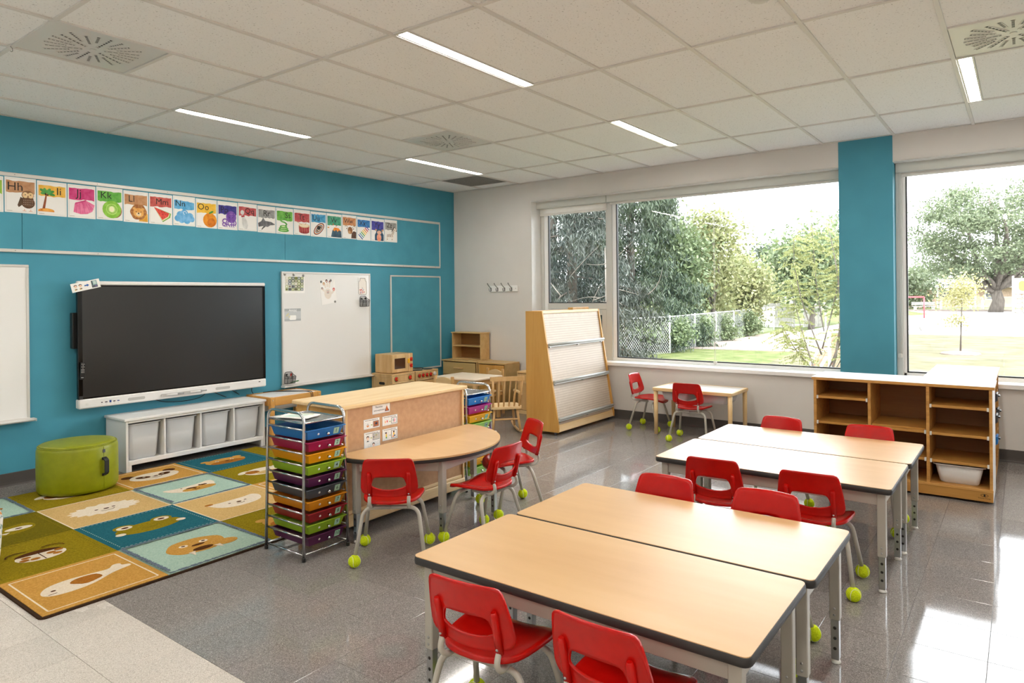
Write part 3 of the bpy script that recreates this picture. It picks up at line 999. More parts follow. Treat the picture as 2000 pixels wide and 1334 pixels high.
def d_p(P, w_, h, S):
    band(P, w_, h, .54, .86, '34307e', '4a4496', seed=10); let(P, w_, h, 'Pp', .33, .7, .19); e = E_(P, w_, h); c = wc('6a3f9c', '8a62b8')
    e(.68, .46, .26, .28, c)
    for k, (x, sgn) in enumerate(((.48, -1), (.56, -1), (.66, 1), (.76, 1), (.86, 1))):
        P.line([(x * w_, .36 * h), ((x + sgn * .06) * w_, .24 * h), ((x - .02) * w_, .16 * h)], .011, c)
        P.arc((x - .05 + .02 * sgn) * w_, .14 * h, .055 * w_, .055 * w_, 0, 4.5, .008, c)
    P.arc(.36 * w_, .3 * h, .12 * w_, .1 * w_, .2, 5.2, .011, c); P.arc(.32 * w_, .18 * h, .09 * w_, .08 * w_, .2, 5.0, .010, c)
    for sx in (-1, 1): e(.66 + sx * .08, .44, .015, .02, K)
    for k in range(5): e(.6 + .06 * k, .56 - .01 * (k % 2), .012, .012, pm('d8a8d8'))
def d_q(P, w_, h, S):
    band(P, w_, h, .55, .87, 'b8484c', 'cc686a', seed=11, tail=-.03); let(P, w_, h, 'Qq', .6, .72, .19); e = E_(P, w_, h)
    c = wc('c9c9c6', 'e2e2df')
    P.poly(S([(.19, .56), (.31, .56), (.36, .48), (.48, .34), (.52, .2), (.46, .07), (.36, .06), (.25, .12), (.2, .28), (.2, .46)]), c); e(.22, .66, .10, .11, c); P.poly(S([(.16, .53), (.33, .56), (.34, .51), (.17, .48)]), pm('b8282c'))
def d_r(P, w_, h, S):
    band(P, w_, h, .56, .86, '8a8a8a', 'a6a6a4', seed=12); let(P, w_, h, 'Rr', .5, .72, .2)
    P.poly(S([(.02, .34), (.2, .42), (.3, .56), (.42, .44), (.75, .42), (.97, .34), (.8, .26), (.55, .22), (.3, .24), (.05, .2)]), wc('5a5a5c', '7d7d80'))
    P.poly(S([(.45, .24), (.2, .08), (.22, .14), (.32, .24)]), wc('4a4a4c', '666668')); P.poly(S([(.55, .22), (.8, .26), (.95, .32), (.7, .29)]), pm('e8e6e2')); P.ell(.78 * w_, .36 * h, .014 * w_, .014 * w_, K)
def d_s(P, w_, h, S):
    band(P, w_, h, .52, .88, '5aa83a', '7cc056', seed=13); let(P, w_, h, 'Ss', .68, .72, .2); e = E_(P, w_, h); c = wc('4f9a3c', '74bb5c')
    for (b, rx) in ((.14, .32), (.21, .28), (.28, .22)):
        e(.42, b, rx, .085, c); e(.42, b + .012, rx * .6, .035, pm('cfe4a8'))
    P.line(S([(.5, .3), (.62, .38), (.5, .45), (.3, .48), (.22, .56), (.3, .61), (.42, .58)]), .016, c); e(.43, .57, .06, .045, c)
def d_t(P, w_, h, S):
    band(P, w_, h, .52, .86, 'b03c42', 'c65c5c', seed=14); let(P, w_, h, 'Tt', .46, .7, .2); e = E_(P, w_, h)
    e(.62, .14, .31, .10, wc('8a2026', 'a8343a')); P.poly(S([(.31, .14), (.93, .14), (.95, .38), (.29, .38)]), wc('9a2a30', 'b8444a')); e(.62, .38, .33, .11, pm('d9b98a')); e(.62, .39, .29, .085, pm('efe0c4'))
    P.line(S([(.1, .54), (.5, .4)]), .004, pm('c89a5c')); P.line(S([(.88, .66), (.68, .42)]), .004, pm('c89a5c'))
    for k in range(5): P.line(S([(.34 + .14 * k, .32), (.38 + .14 * k, .1)]), .0018, pm('e0c088'))
def d_u(P, w_, h, S):
    band(P, w_, h, .58, .9, '2a86b8', '5aaad2', seed=15); let(P, w_, h, 'Uu', .34, .74, .19)
    for rx, ry, c in ((.42, .22, '2a3a5c'), (.38, .19, 'd87a3a'), (.34, .165, 'e8dcc0'), (.29, .135, '3a6aa0'), (.24, .105, 'e0b060'), (.19, .08, '223048'), (.12, .07, 'f0e8d8')):
        P.ell(.52 * w_, .32 * h, rx * w_, ry * w_, pm(c), .75)
    P.ell(.5 * w_, .36 * h, .11 * w_, .11 * w_, K)
def d_v(P, w_, h, S):
    band(P, w_, h, .52, .9, '2f8a6a', '58a98a', seed=16); let(P, w_, h, 'Vv', .46, .73, .19)
    P.poly(S([(.27, .04), (.98, .03), (.96, .3), (.78, .42), (.5, .44), (.36, .3)]), wc('2f4a5c', '48687a')); P.poly(S([(.5, .44), (.78, .42), (.94, .3), (.8, .33), (.72, .26), (.62, .34), (.52, .28), (.4, .32)]), wc('e87a24', 'f4a040'))
    for k in range(5): P.line(S([(.5 + .08 * k, .3), (.44 + .12 * k, .06)]), .003, pm('1f3240'))
    P.ell(.42 * w_, .56 * h, .03 * w_, .05 * w_, pm('e8602c')); P.ell(.1 * w_, .42 * h, .07 * w_, .03 * w_, pm('f0a040')); P.ell(.62 * w_, .5 * h, .02 * w_, .05 * w_, pm('e8402c'))
def d_w(P, w_, h, S):
    band(P, w_, h, .56, .9, 'c07a4c', 'd09a70', seed=17); let(P, w_, h, 'Ww', .44, .74, .17); e = E_(P, w_, h)
    P.poly(S([(.62, .03), (.97, .03), (.98, .3), (.8, .34), (.66, .25)]), wc('4a3226', '5f4434')); e(.55, .36, .17, .2, wc('8a5c38', 'a5744a')); e(.5, .28, .10, .09, wc('b58a5c', 'c9a070')); P.line(S([(.42, .47), (.25, .56), (.2, .5)]), .005, pm('8a6a4a')); P.line(S([(.68, .47), (.86, .58), (.9, .5)]), .005, pm('8a6a4a')); P.line(S([(.36, .42), (.28, .44)]), .01, pm('7a5234')); P.line(S([(.73, .42), (.82, .44)]), .01, pm('7a5234'))
    for sx in (-1, 1): e(.55 + sx * .07, .38, .014, .014, K)
def d_x(P, w_, h, S):
    band(P, w_, h, .56, .88, '2468a8', '4a8cc4', seed=18); let(P, w_, h, 'Xx', .4, .73, .19)
    for k, c in enumerate(('2e5aa0', '3a9ab0', '5aa848', 'f0d040', 'f0a030', 'd84a34', '7a4a9a')):
        cx, cy = .26 + .085 * k, .14 + .065 * k
        L = .24 - .012 * k
        P.line(S([(cx - L * .62, cy + L * .42), (cx + L * .62, cy - L * .42)]), .0125, pm(c))
def d_y(P, w_, h, S):
    band(P, w_, h, .5, .88, '3c3c92', '5858aa', seed=19); let(P, w_, h, 'Yy', .46, .72, .2); e = E_(P, w_, h)
    P.poly(S([(.28, .04), (.95, .03), (.96, .3), (.84, .42), (.4, .42), (.28, .28)]), wc('24425c', '3a5c78')); e(.62, .42, .24, .17, wc('2a4a66', '3f6480')); e(.62, .4, .17, .11, pm('e0b49a')); e(.6, .17, .17, .22, wc('e08a6c', 'ecab90'))
    for sx in (-1, 1): e(.62 + sx * .25, .5, .07, .06, pm('c9a07c')); e(.62 + sx * .07, .43, .016, .02, K)
def d_z(P, w_, h, S):
    band(P, w_, h, .54, .87, '8c8c88', 'a9a9a4', seed=20); let(P, w_, h, 'Zz', .38, .74, .19); c = pm('efe6da')
    P.poly(S([(.14, .04), (.2, .34), (.52, .36), (.72, .6), (.82, .66), (.96, .52), (.9, .48), (.78, .5), (.66, .2), (.6, .05), (.54, .05), (.54, .22), (.28, .22), (.24, .04)]), c)
    for a, b in (((.22, .34), (.2, .2)), ((.3, .35), (.3, .22)), ((.38, .36), (.4, .22)), ((.47, .36), (.5, .22)), ((.56, .4), (.62, .24)), ((.6, .46), (.7, .36)), ((.66, .53), (.74, .42)), ((.72, .59), (.78, .5)), ((.16, .12), (.24, .12)), ((.55, .12), (.62, .12))):
        P.line(S([a, b]), .006, K)
    P.line(S([(.56, .46), (.7, .62), (.76, .7)]), .009, K); P.ell(.93 * w_, .52 * h, .04 * w_, .04 * w_, K)
cards = [('Gg', d_g, 'alphabet card with a green band, cut by the left edge of the picture'), ('Hh', d_h, 'alphabet card Hh with a brown owl'), ('Ii', d_i, 'alphabet card Ii with a palm tree island'),
         ('Jj', d_j, 'alphabet card Jj with a pink skirt'), ('Kk', d_k, 'alphabet card Kk with a green kiwi slice'), ('Ll', d_l, 'alphabet card Ll with a lion face'), ('Mm', d_m, 'alphabet card Mm with a watermelon slice'),
         ('Nn', d_n, 'alphabet card Nn with a blue cloud'), ('Oo', d_o, 'alphabet card Oo with an orange'), ('Pp', d_p, 'alphabet card Pp with a purple octopus'), ('Qq', d_q, 'alphabet card Qq with a white bowling pin'),
         ('Rr', d_r, 'alphabet card Rr with a grey shark'), ('Ss', d_s, 'alphabet card Ss with a green snake'), ('Tt', d_t, 'alphabet card Tt with a red drum'), ('Uu', d_u, 'alphabet card Uu with a ringed galaxy'),
         ('Vv', d_v, 'alphabet card Vv with an erupting volcano'), ('Ww', d_w, 'alphabet card Ww with a brown antlered animal'), ('Xx', d_x, 'alphabet card Xx with a rainbow xylophone'), ('Yy', d_y, 'alphabet card Yy with a horned blue furry creature'), ('Zz', d_z, 'alphabet card Zz with a zebra')]
for k, (L, fn, lab) in enumerate(cards):
    y0 = -5.267 + (-1.308 + 5.267) / 18 * (k - 1)
    card(L, y0, 2.142 - .0004 * k + (.004 if k % 3 == 1 else 0), lab, fn)
# ------------------------------------------------------------------ things on the whiteboard
WX = .0185
def wallM(y, z, x=WX, rot=0.0):
    c, s_ = math.cos(rot), math.sin(rot)
    return frame_M((x, y, z), (0, c, s_), (0, -s_, c), (1, 0, 0))
def sheet(name, label, cat, y, z, w_, h, draw, rot=0.0, x=WX, group=None, mat='paper'):
    """a paper pinned flat on the wall: origin at its lower left corner"""
    t = thing(name, label, cat, (0, 0, 0), 0, group)
    M = wallM(y, z, x, rot)
    g = G(); g.box((0, 0, .0003), (w_, h, .0012), 0, 0, M); g.build('sheet', mat, t)
    P = Print(M @ Matrix.Translation((0, 0, .0012)), .00008)
    draw(P)
    P.build('print', t)
    return t
def d_cal(P):
    cs = ('8c9a52', '6a7a86', 'd6d2c4', '7a7f5c', 'a3ad78', '55646e', 'c9c6b8', 'b7bf93')
    rnd = random.Random(5)
    for r in range(5):
        for c in range(6):
            if r == 4 and c > 5: continue
            x, y = .024 + c * .0385, .026 + r * .0305
            P.rect(x, y, x + .0365, y + .0288, pm(rnd.choice(cs)))
            P.ell(x + .018, y + .014, .009, .0085, pm(rnd.choice(('efece4', 'ded8c8', '6b5a44'))))
sheet('calendar_sheet', 'white sheet of small animal squares at the top left of the whiteboard', 'paper', -2.774, 1.502, .272, .185, d_cal)
def d_hand(P):
    sk = pm('e6dcd0')
    P.ell(.10, .115, .05, .06, sk)
    for (x, y, a, L) in ((.04, .17, 2.2, .06), (.072, .215, 1.8, .075), (.105, .225, 1.55, .08), (.135, .21, 1.3, .07), (.168, .125, .6, .07)):
        P.ell(x, y, L / 2, .013, sk, a)
    for (x, y, c, r) in ((.028, .185, '6a6a70', .012), (.058, .235, 'b99a6a', .016), (.1, .262, '3a2a2a', .016), (.142, .245, '6a4030', .013), (.188, .155, 'd86a6a', .017)):
        P.ell(x, y, r, r * 1.1, pm(c)); P.ell(x, y - .004, r * .6, r * .55, pm('eec4b4'))
    for k in range(3): P.rect(.085, .12 + .013 * k, .118, .125 + .013 * k, pm(('5a5a60', 'c05a5a', '8a8a90')[k]))
sheet('hand_drawing', 'tilted sheet with a hand outline and small faces on the whiteboard', 'paper', -2.272, 1.366, .212, .272, d_hand, .155 - .02)
def d_card(P):
    P.rect(0, 0, .208, .134, pm('c4c8c8')); P.rect(0, .105, .208, .134, pm('a9aeae')); P.rect(0, 0, .208, .022, pm('adb1b1'))
    P.text('Ami(e)', .105, .115, .036, pm('f4f4f2'), .012)
    P.poly(rrect(.085, .05, .012, 4, .105, .036), pm('f3f2ee'))
    for a, b in ((.03, .06), (.045, .075), (.06, .045)): P.ell(a, b, .012, .008, pm('d8cf9a'), .6)
sheet('name_card', 'small grey card reading Ami(e) on the whiteboard', 'card', -2.764, 1.2, .208, .134, d_card)
def d_jar(P):
    out = [(.03, .20), (.03, .175), (.008, .155), (.006, .02), (.018, .004), (.118, .004), (.13, .02), (.128, .155), (.106, .175), (.106, .20)]
    P.poly(out, pm('f1ece4')); P.line(out + out[:1], .0035, pm('4a4038'))
    rnd = random.Random(4)
    for k in range(14): P.ell(.025 + .085 * rnd.random(), .02 + .06 * rnd.random(), .011, .006, pm(rnd.choice(('e8a8b0', 'b8c0d0', 'd87870', 'c8ccd0'))), rnd.random() * 3)
sheet('jar_drawing', 'drawing of a glass jar at the top right of the whiteboard', 'paper', -1.745, 1.478, .136, .205, d_jar)
def magnet(y, z, label):
    t = thing('magnet', label, 'magnet', (WX + .0015, y, z), 0, 'round magnets on the whiteboard')
    M = frame_M((0, 0, 0), (0, 1, 0), (0, 0, 1), (1, 0, 0))
    g = G(); g.lathe([(.014, 0), (.014, .005), (.012, .007), (0, .007)], 16, M=M); g.build('cap', 'chrome_dull', t)
    g = G(); g.lathe([(.008, .0071), (.006, .0085), (0, .009)], 12, M=M); g.build('dimple', 'hook_metal', t)
for (y, z), lb in zip(((-2.756, 1.704), (-2.644, 1.701), (-2.52, 1.694), (-2.282, 1.629), (-2.149, 1.647), (-2.089, 1.403)),
                      ('round magnet at the whiteboard corner, left above the square sheet', 'round magnet above the middle of the square sheet', 'round magnet above the right end of the square sheet',
                       'round magnet on the upper left of the hand drawing', 'round magnet on the upper right of the hand drawing', 'round magnet on the lower right of the hand drawing')):
    magnet(y, z, lb)
def basket(y, z, label, pens=False):
    t = thing('wire_basket', label, 'basket', (WX + .0045, y, z))
    w_, d, h = .10, .062, .10
    g = G()
    for zz, dd in ((0, .7), (h * .55, .86), (h * .75, 1.0)):
        g.tube([(0, 0, zz), (d * dd, 0, zz), (d * dd, w_, zz), (0, w_, zz)], .0022, 6, closed=True)
    g.tube(fillet([(0, 0, 0), (0, 0, h), (0, .012, h * 1.22), (0, w_ - .012, h * 1.22), (0, w_, h), (0, w_, 0)], .02, 3), .003, 6)
    for yy in (0, w_):
        g.tube([(d * .7, yy, 0), (d, yy, h * .75)], .0026, 6)
        g.tube([(0, yy, h), (d, yy, h * .75)], .0026, 6)
    g.build('rim', 'wire_black', t)
    g = G()
    n = 16
    for k in range(n + 1):
        q = k / n
        g.tube([(d * .7, w_ * q, 0), (d, w_ * q, h * .75)], .0006, 4, caps=False)
        g.tube([(0.001, w_ * q, 0), (0.001, w_ * q, h * 1.15)], .0006, 4, caps=False)
        g.tube([(d * (.7 + .3 * q), 0, h * .75 * q), (d * (.7 + .3 * q), w_, h * .75 * q)], .0006, 4, caps=False)
        for yy in (0, w_): g.tube([(0, yy, h * .85 * q), (d * (.7 + .27 * q), yy, h * .75 * q)], .0006, 4, caps=False)
    o = g.build('mesh', 'wire_black', t); tag(o, kind='stuff')
    for yy in (.022, w_ - .022):
        g = G(); g.lathe([(.011, 0), (.011, .006), (0, .007)], 14, M=frame_M((.004, yy, h * .95), (0, 1, 0), (0, 0, 1), (1, 0, 0))); g.build('magnet_button', 'black_plastic', t)
    return t
basket(-1.723, 1.34, 'black mesh basket near the upper right of the whiteboard')
basket(-2.772, .53, 'black mesh basket holding markers at the lower left of the whiteboard')
for k, (dy, tilt, c, nm) in enumerate(((.03, .35, 'd8d4d0', 'white marker with a red cap leaning in the mesh basket'), (.055, -.1, '2f6b34', 'green marker standing in the mesh basket'))):
    t = thing('marker', nm, 'marker', (WX + .03, -2.772 + dy, .537), 0)
    g = G(); d = Vector((0.05, tilt, 1)).normalized()
    if k == 1: d = Vector((0, 1, .12)).normalized()
    g.tube([(0, 0, 0), d * .075], .0055, 10); g.build('barrel', pm(c), t)
    g = G(); g.tube([d * .075, d * .105], [.0062, .005], 10); g.build('cap', pm('c0201c' if k == 0 else '2f6b34'), t)

# ------------------------------------------------------------------ interactive screen
TV = thing('interactive_screen', 'big black wall screen with a white bar below and above', 'screen', (0, -4.803, .545))
L, HT = 1.742, 1.062
bx('wall_mount', 'black_plastic', TV, ((.0, .3, .2), (.05, 1.4, .85)))
bx('housing', 'black_plastic', TV, ((.05, .012, .01), (.105, L - .004, HT - .008)), bev=.012)
bx('rear_box', 'black_plastic', TV, ((.02, -.022, .50), (.075, .03, .80)), bev=.006)
g = G(); g.box((.085, 0, .078), (.122, .036, HT - .034), .004); g.box((.085, L - .03, .078), (.122, L, HT - .034), .004); g.box((.1, .03, .078), (.119, L - .02, .092), .002); g.box((.1, .03, HT - .047), (.119, L - .02, HT - .03), .002)
g.build('bezel', 'black_gloss', TV)
g = G(); g.box((.10, .036, .092), (.1165, L - .03, HT - .047)); g.build('display', 'tv_screen', TV)
g = G(); g.box((.08, 0, HT - .034), (.126, L, HT), .008); g.build('top_bar', 'tv_white', TV)
bar = G(); bar.box((.06, 0, 0), (.128, L, .08), .009); bar = bar.build('bottom_bar', 'tv_white', TV)
MB = frame_M((.1281, 0, 0), (0, 1, 0), (0, 0, 1), (1, 0, 0))
for a, b in ((.385, .53), (1.19, 1.34)):
    g = G(); g.prism(rrect(b - a, .026, .0125, 5, (a + b) / 2, .036), 0, .001, 0, MB); g.build('speaker_grille', 'tv_grey', bar)
g = G(); g.prism(rrect(.385, .03, .0145, 5, .86, .033), 0, .012, 0, MB); g.build('pen_rest', 'tv_grey', bar)
for a in (.71, .93):
    g = G(); g.tube([(a, .036, .016), (a + .1, .036, .016)], .008, 10, 0, MB); g.tube([(a + .1, .036, .016), (a + .16, .036, .016)], .007, 10, 1, MB); g.build('stylus', ['tv_white', 'chrome_dull'], bar)
P = Print(MB, .0001)
for k, (a, wd, c) in enumerate(((.17, .012, '26262a'), (.20, .02, '26262a'), (.235, .016, '1e3f8a'), (.265, .018, '26262a'), (.298, .018, '1e3f8a'))):
    P.rect(a, .034 - (.004 if k == 2 else 0), a + wd, .042 + (.008 if k == 2 else 0), pm(c)); P.rect(a + .002, .02, a + wd - .003, .0225, pm('b2b0ac'))
P.rect(L - .09, .05, L - .07, .058, pm('2a2020'))
for k in range(6): P.rect(L - .2 + .017 * k, .042, L - .197 + .017 * k, .046, pm('b2b0ac'))
P.arc(.06, .036, .013, .010, 0, 2 * PI, .0012, pm('c8c6c2')); P.rect(.056, .033, .062, .039, pm('c0beb8'))
P.rect(.002, .086, .03, .11, pm('3a3836'))
P.build('port_markings', bar)
t = thing('picture_strip', 'white picture strip taped over the upper left screen corner', 'sign', (0, 0, 0))
M = wallM(-4.842, 1.508, .128, .235)
g = G(); g.box((0, 0, .0), (.222, .073, .0012), 0, 0, M); g.build('sheet', 'paper', t)
P = Print(M @ Matrix.Translation((0, 0, .0012)), .0001)
for x in (.033, .07):
    P.ell(x, .046, .0135, .012, pm('2a211c'), 0, a0=0, a1=PI); P.ell(x, .042, .011, .0105, pm('e8c8ae')); P.ell(x, .02, .011, .006, pm('8a7a5c')); P.ell(x - .006, .016, .004, .005, pm('d8b060'))
P.poly([(.1, .033), (.12, .033), (.12, .026), (.137, .038), (.12, .05), (.12, .043), (.1, .043)], pm('1f5fa8'))
P.rect(.155, .008, .2, .066, pm('8fb0b0')); P.rect(.155, .008, .2, .028, pm('5a6068')); P.rect(.158, .03, .166, .066, pm('3a4040')); P.rect(.172, .036, .192, .06, pm('c8d8d0')); P.ell(.188, .02, .008, .006, pm('7a70a0'))
P.build('print', t)
t = thing('remote_control', 'black remote control stuck to the left bezel of the screen', 'remote', (0, 0, 0))
M = wallM(-4.802, .792, .1262, -.07)
g = G(); g.prism(rrect(.034, .142, .006, 4, .02, .071), 0, .016, 0, M); g.build('shell', 'black_plastic', t)
g = G()
for r in range(7):
    for c in range(3):
        if r in (3, 5) and c != 1: continue
        g.prism(rrect(.005, .0045, .001, 2, .011 + c * .009, .06 + r * .0115), .016, .0172, 0, M)
g.build('buttons', 'glide_white', t)
P = Print(M @ Matrix.Translation((0, 0, .0162)), .0001); P.rect(.011, .016, .03, .02, pm('e8e8e8')); P.build('print', t)
def cable(name, label, pts, r=.0035, cat='cable'):
    g = G(); g.tube(fillet(pts, .06, 5), r, 8)
    return tag(g.build(name, 'cable_black'), label, cat)
cable('power_cable', 'black cable drooping below the middle of the screen', [(.02, -4.2, .56), (.02, -4.05, .50), (.03, -3.85, .487), (.02, -3.7, .50), (.02, -3.62, .56)])
cable('power_cable', 'thin black cable slanting down behind the white shelf top', [(.02, -3.62, .56), (.02, -3.5, .50), (.02, -3.44, .47)])
cable('power_cable', 'black cable hanging at the right end of the screen', [(.03, -3.16, .555), (.03, -3.17, .5), (.03, -3.15, .47)], .004)
cable('power_cable', 'short black cable pair under the right of the screen', [(.02, -3.42, .56), (.02, -3.36, .52), (.02, -3.3, .48)])

# ------------------------------------------------------------------ white storage shelf with tubs
S = thing('storage_shelf', 'low white shelf with four tub bays under the screen', 'shelf', (0, -4.55, 0))
L = 1.30; D = .385; HS = .455
bx('top_board', 'white_melamine', S, ((.012, -.015, HS - .022), (D + .015, L + .01, HS)), bev=.004)
bx('bottom_board', 'white_melamine', S, ((.012, .02, .07), (D - .008, L - .02, .092)))
for y in (0, L - .02):
    bx('side_panel', 'white_melamine', S, ((.012, y, 0), (D, y + .02, HS - .022)), bev=.002)
for k in (1, 2, 3):
    y = L * k / 4 - .008
    bx('divider', 'white_melamine', S, ((.012, y, .092), (D - .004, y + .016, HS - .022)), bev=.002)
for y in (.02, L - .045):
    bx('front_leg', 'white_melamine', S, ((D - .025, y, 0), (D, y + .025, .07)), bev=.002)
bx('front_rail', 'white_melamine', S, ((D - .012, .02, .062), (D + .002, L - .02, .1)), bev=.003)
bx('front_rail', 'white_melamine', S, ((D - .012, .02, HS - .042), (D + .001, L - .02, HS - .022)), bev=.003)
def tub(name, loc, rotz, wt, wb, dt, db, h, mat, label, group=None, th=.003, rimw=.014, handles=True):
    """open tapered tub; long side along x, opening up"""
    t = thing(name, label, 'tub', loc, rotz, group)
    g = G()
    rings = [(wb - .02, db - .02, .0), (wb, db, .012), (wt, dt, h)]
    inner = [(wt - 2 * th, dt - 2 * th, h), (wb - 2 * th, db - 2 * th, .012 + th), (wb - .02, db - .02, th)]
    n = 6; polys = [[(p[0], p[1], z) for p in rrect(a, b, .03, n)] for a, b, z in rings + inner]
    m = len(polys[0])
    vs = [p for ring in polys for p in ring]
    fs = [(k * m + i, k * m + (i + 1) % m, (k + 1) * m + (i + 1) % m, (k + 1) * m + i) for k in range(len(polys) - 1) for i in range(m)]
    g.add(vs, fs, 0, True)
    g.add(polys[0], [tuple(range(m))[::-1]]); g.add(polys[-1], [tuple(range(m))])
    g.build('shell', mat, t)
    g = G(); a = [(p[0], p[1]) for p in rrect(wt + 2 * rimw, dt + 2 * rimw, .035, n)]; b = [(p[0], p[1]) for p in rrect(wt - .001, dt - .001, .03, n)]
    vs = [(p[0], p[1], h - .006) for p in a] + [(p[0], p[1], h) for p in a] + [(p[0], p[1], h + .001) for p in b] + [(p[0], p[1], h - .006) for p in b]
    fs = [(k * m + i, k * m + (i + 1) % m, ((k + 1) % 4) * m + (i + 1) % m, ((k + 1) % 4) * m + i) for k in range(4) for i in range(m)]
    g.add(vs, fs); g.build('rim', mat, t)
    return t
pos = ('leftmost', 'second', 'third', 'rightmost')
for k in range(4):
    tub('storage_tub', (.205, -4.55 + (.1685, .4875, .8125, 1.1315)[k], .0935), PI / 2, .262, .225, .30, .26, .305, 'bin_clear',
        pos[k] + ' of the four translucent white tubs in the low shelf', 'tubs in the white shelf', rimw=.012)

# small play table with white lid between shelf and cabinet
t = thing('sensory_table', 'small wooden play table with white lid right of the white shelf', 'table', (.02, -3.225, 0))
TW, TD, TH = .43, .60, .47
bx('lid', 'white_laminate', t, ((.02, .02, TH - .02), (TW - .02, TD - .02, TH - .006)))
for nm, a, b in (('side_rail', (.045, .0, TH - .085), (TW - .045, .02, TH)), ('side_rail', (.045, TD - .02, TH - .085), (TW - .045, TD, TH)), ('end_rail', (0, 0.045, TH - .085), (.02, TD - .045, TH)), ('end_rail', (TW - .02, .045, TH - .085), (TW, TD - .045, TH))):
    bx(nm, 'pine', t, (a, b), bev=.004)
for x in (0, TW - .045):
    for y in (0, TD - .045):
        bx('leg', 'pine', t, ((x, y, 0), (x + .045, y + .045, TH)), bev=.004)
g = G()
for y in (.022, TD - .022):
    g.lathe([(.006, 0), (.005, .002), (0, .003)], 10, M=frame_M((TW, y, TH - .03), (0, 1, 0), (0, 0, 1), (1, 0, 0)))
g.build('bolt_caps', 'chrome_dull', t)
g = G()
prof = [(.03 + .37 * k / 8, TH - .09 - .07 * math.sin(PI * k / 8)) for k in range(9)]
g.prism([(a, b) for a, b in prof] + [(.40, TH - .086), (.03, TH - .086)], .04, TD - .04, 0, frame_M((0, 0, 0), (1, 0, 0), (0, 0, 1), (0, 1, 0)))
g.build('basin', 'paper', t)
cable('extension_cable', 'doubled black cable lying over the white lid of the play table', [(.05, -3.0, .474), (.1, -2.93, .478), (.25, -2.8, .475), (.4, -2.72, .476), (.455, -2.735, .47), (.462, -2.74, .42), (.462, -2.74, .3)], .0035)
cable('extension_cable', 'second strand of black cable on the play table lid', [(.05, -3.05, .474), (.1, -2.98, .478), (.22, -2.86, .475), (.38, -2.75, .476), (.455, -2.755, .47), (.464, -2.76, .42), (.464, -2.76, .3)], .0035)

# ------------------------------------------------------------------ pouf
t = thing('round_pouf', 'round lime green vinyl pouf standing on the animal rug', 'pouf', (.585, -4.985, .0175))
g = G(); g.lathe([(.235, 0), (.255, .006), (.266, .03), (.268, .17), (.266, .315), (.258, .338), (.248, .346)], 56); g.build('side_cover', 'lime_vinyl', t)
g = G(); g.lathe([(.250, .344), (.246, .352), (.2, .358), (.1, .361), (0, .362)], 56); g.build('top_cover', 'lime_vinyl', t)
g = G(); g.tube([(.2565 * math.cos(2 * PI * k / 56), .2565 * math.sin(2 * PI * k / 56), .342) for k in range(56)], .0035, 6, closed=True); g.build('piping', 'lime_vinyl', t)
a = .30
c, s_ = math.cos(a), math.sin(a)
HM = frame_M((.267 * c, .267 * s_, 0), (-s_, c, 0), (0, 0, 1), (c, s_, 0))
g = G(); g.box((-.018, .235, 0), (.018, .255, .006), .002, 0, HM); g.box((-.018, .115, 0), (.018, .135, .006), .002, 0, HM)
g.prism([(.118, .003), (.124, .02), (.14, .032), (.23, .032), (.246, .02), (.252, .003), (.246, .003), (.24, .014), (.228, .026), (.142, .026), (.13, .014), (.124, .003)], -.017, .017, 0, HM @ frame_M((0, 0, 0), (0, 1, 0), (0, 0, 1), (1, 0, 0))); g.build('handle', 'strap_black', t)
g = G(); g.box((-.010, .288, .0), (.010, .312, .003), .0005, 0, HM); g.build('maker_tag', 'caster', t)
g = G(); g.box((-.0008, .02, -.002), (.0008, .33, .0015), 0, 0, HM); g.build('seam', 'lime_vinyl', t)

# ------------------------------------------------------------------ animal rug
RUGX = [.407, .975, 1.59, 2.205, 2.785]
RUGY = [-5.965, -5.393, -4.773, -4.155, -3.535, -3.36]
rug = thing('animal_rug', 'colourful patchwork rug with animal faces in front of the white shelf', 'rug', (0, 0, 0))
g = G(); g.prism(rrect(RUGX[-1] - RUGX[0] + .03, RUGY[-1] - RUGY[0] + .03, .03, 5, (RUGX[0] + RUGX[-1]) / 2, (RUGY[0] + RUGY[-1]) / 2), 0, .009); g.build('binding', 'rug_binding', rug)
cols = [['rug_mint', 'rug_olive', 'rug_gold', 'rug_teal', 'rug_olive'],
        ['rug_moss', 'rug_sand', 'rug_mint', 'rug_olive', 'rug_mint'],
        ['rug_olive', 'rug_teal', 'rug_sand', 'rug_gold', 'rug_teal'],
        ['rug_gold', 'rug_mint', 'rug_olive', 'rug_teal', 'rug_gold']]
C_, B_, R_, O_ = 'rug_cream', 'rug_brown', 'rug_rust', 'rug_olive'
def eyes(P, y, dx, r=.012, m=B_):
    for s_ in (-1, 1): P.ell(s_ * dx, y, r, r * .8, m)
def smile(P, y, r=.03, m=B_):
    P.arc(0, y, r, r * .7, PI * 1.1, PI * 1.9, .006, m); P.ell(0, y + .015, .018, .012, m)
def m_panda(P):
    for s_ in (-1, 1): P.ell(s_ * .165, .10, .05, .045, B_)
    P.ell(0, .0, .19, .125, C_)
    for s_ in (-1, 1): P.ell(s_ * .085, .015, .055, .036, B_, s_ * .4); P.ell(s_ * .075, .02, .012, .008, C_)
    smile(P, -.035, .04)
def m_sheep(P):
    P.poly([(.215 * (1 + .07 * math.cos(17 * 2 * PI * k / 102)) * math.cos(2 * PI * k / 102), .12 * (1 + .10 * math.cos(17 * 2 * PI * k / 102)) * math.sin(2 * PI * k / 102)) for k in range(102)], C_); P.ell(0, -.02, .12, .085, C_); eyes(P, .0, .055, .012); smile(P, -.035, .045)
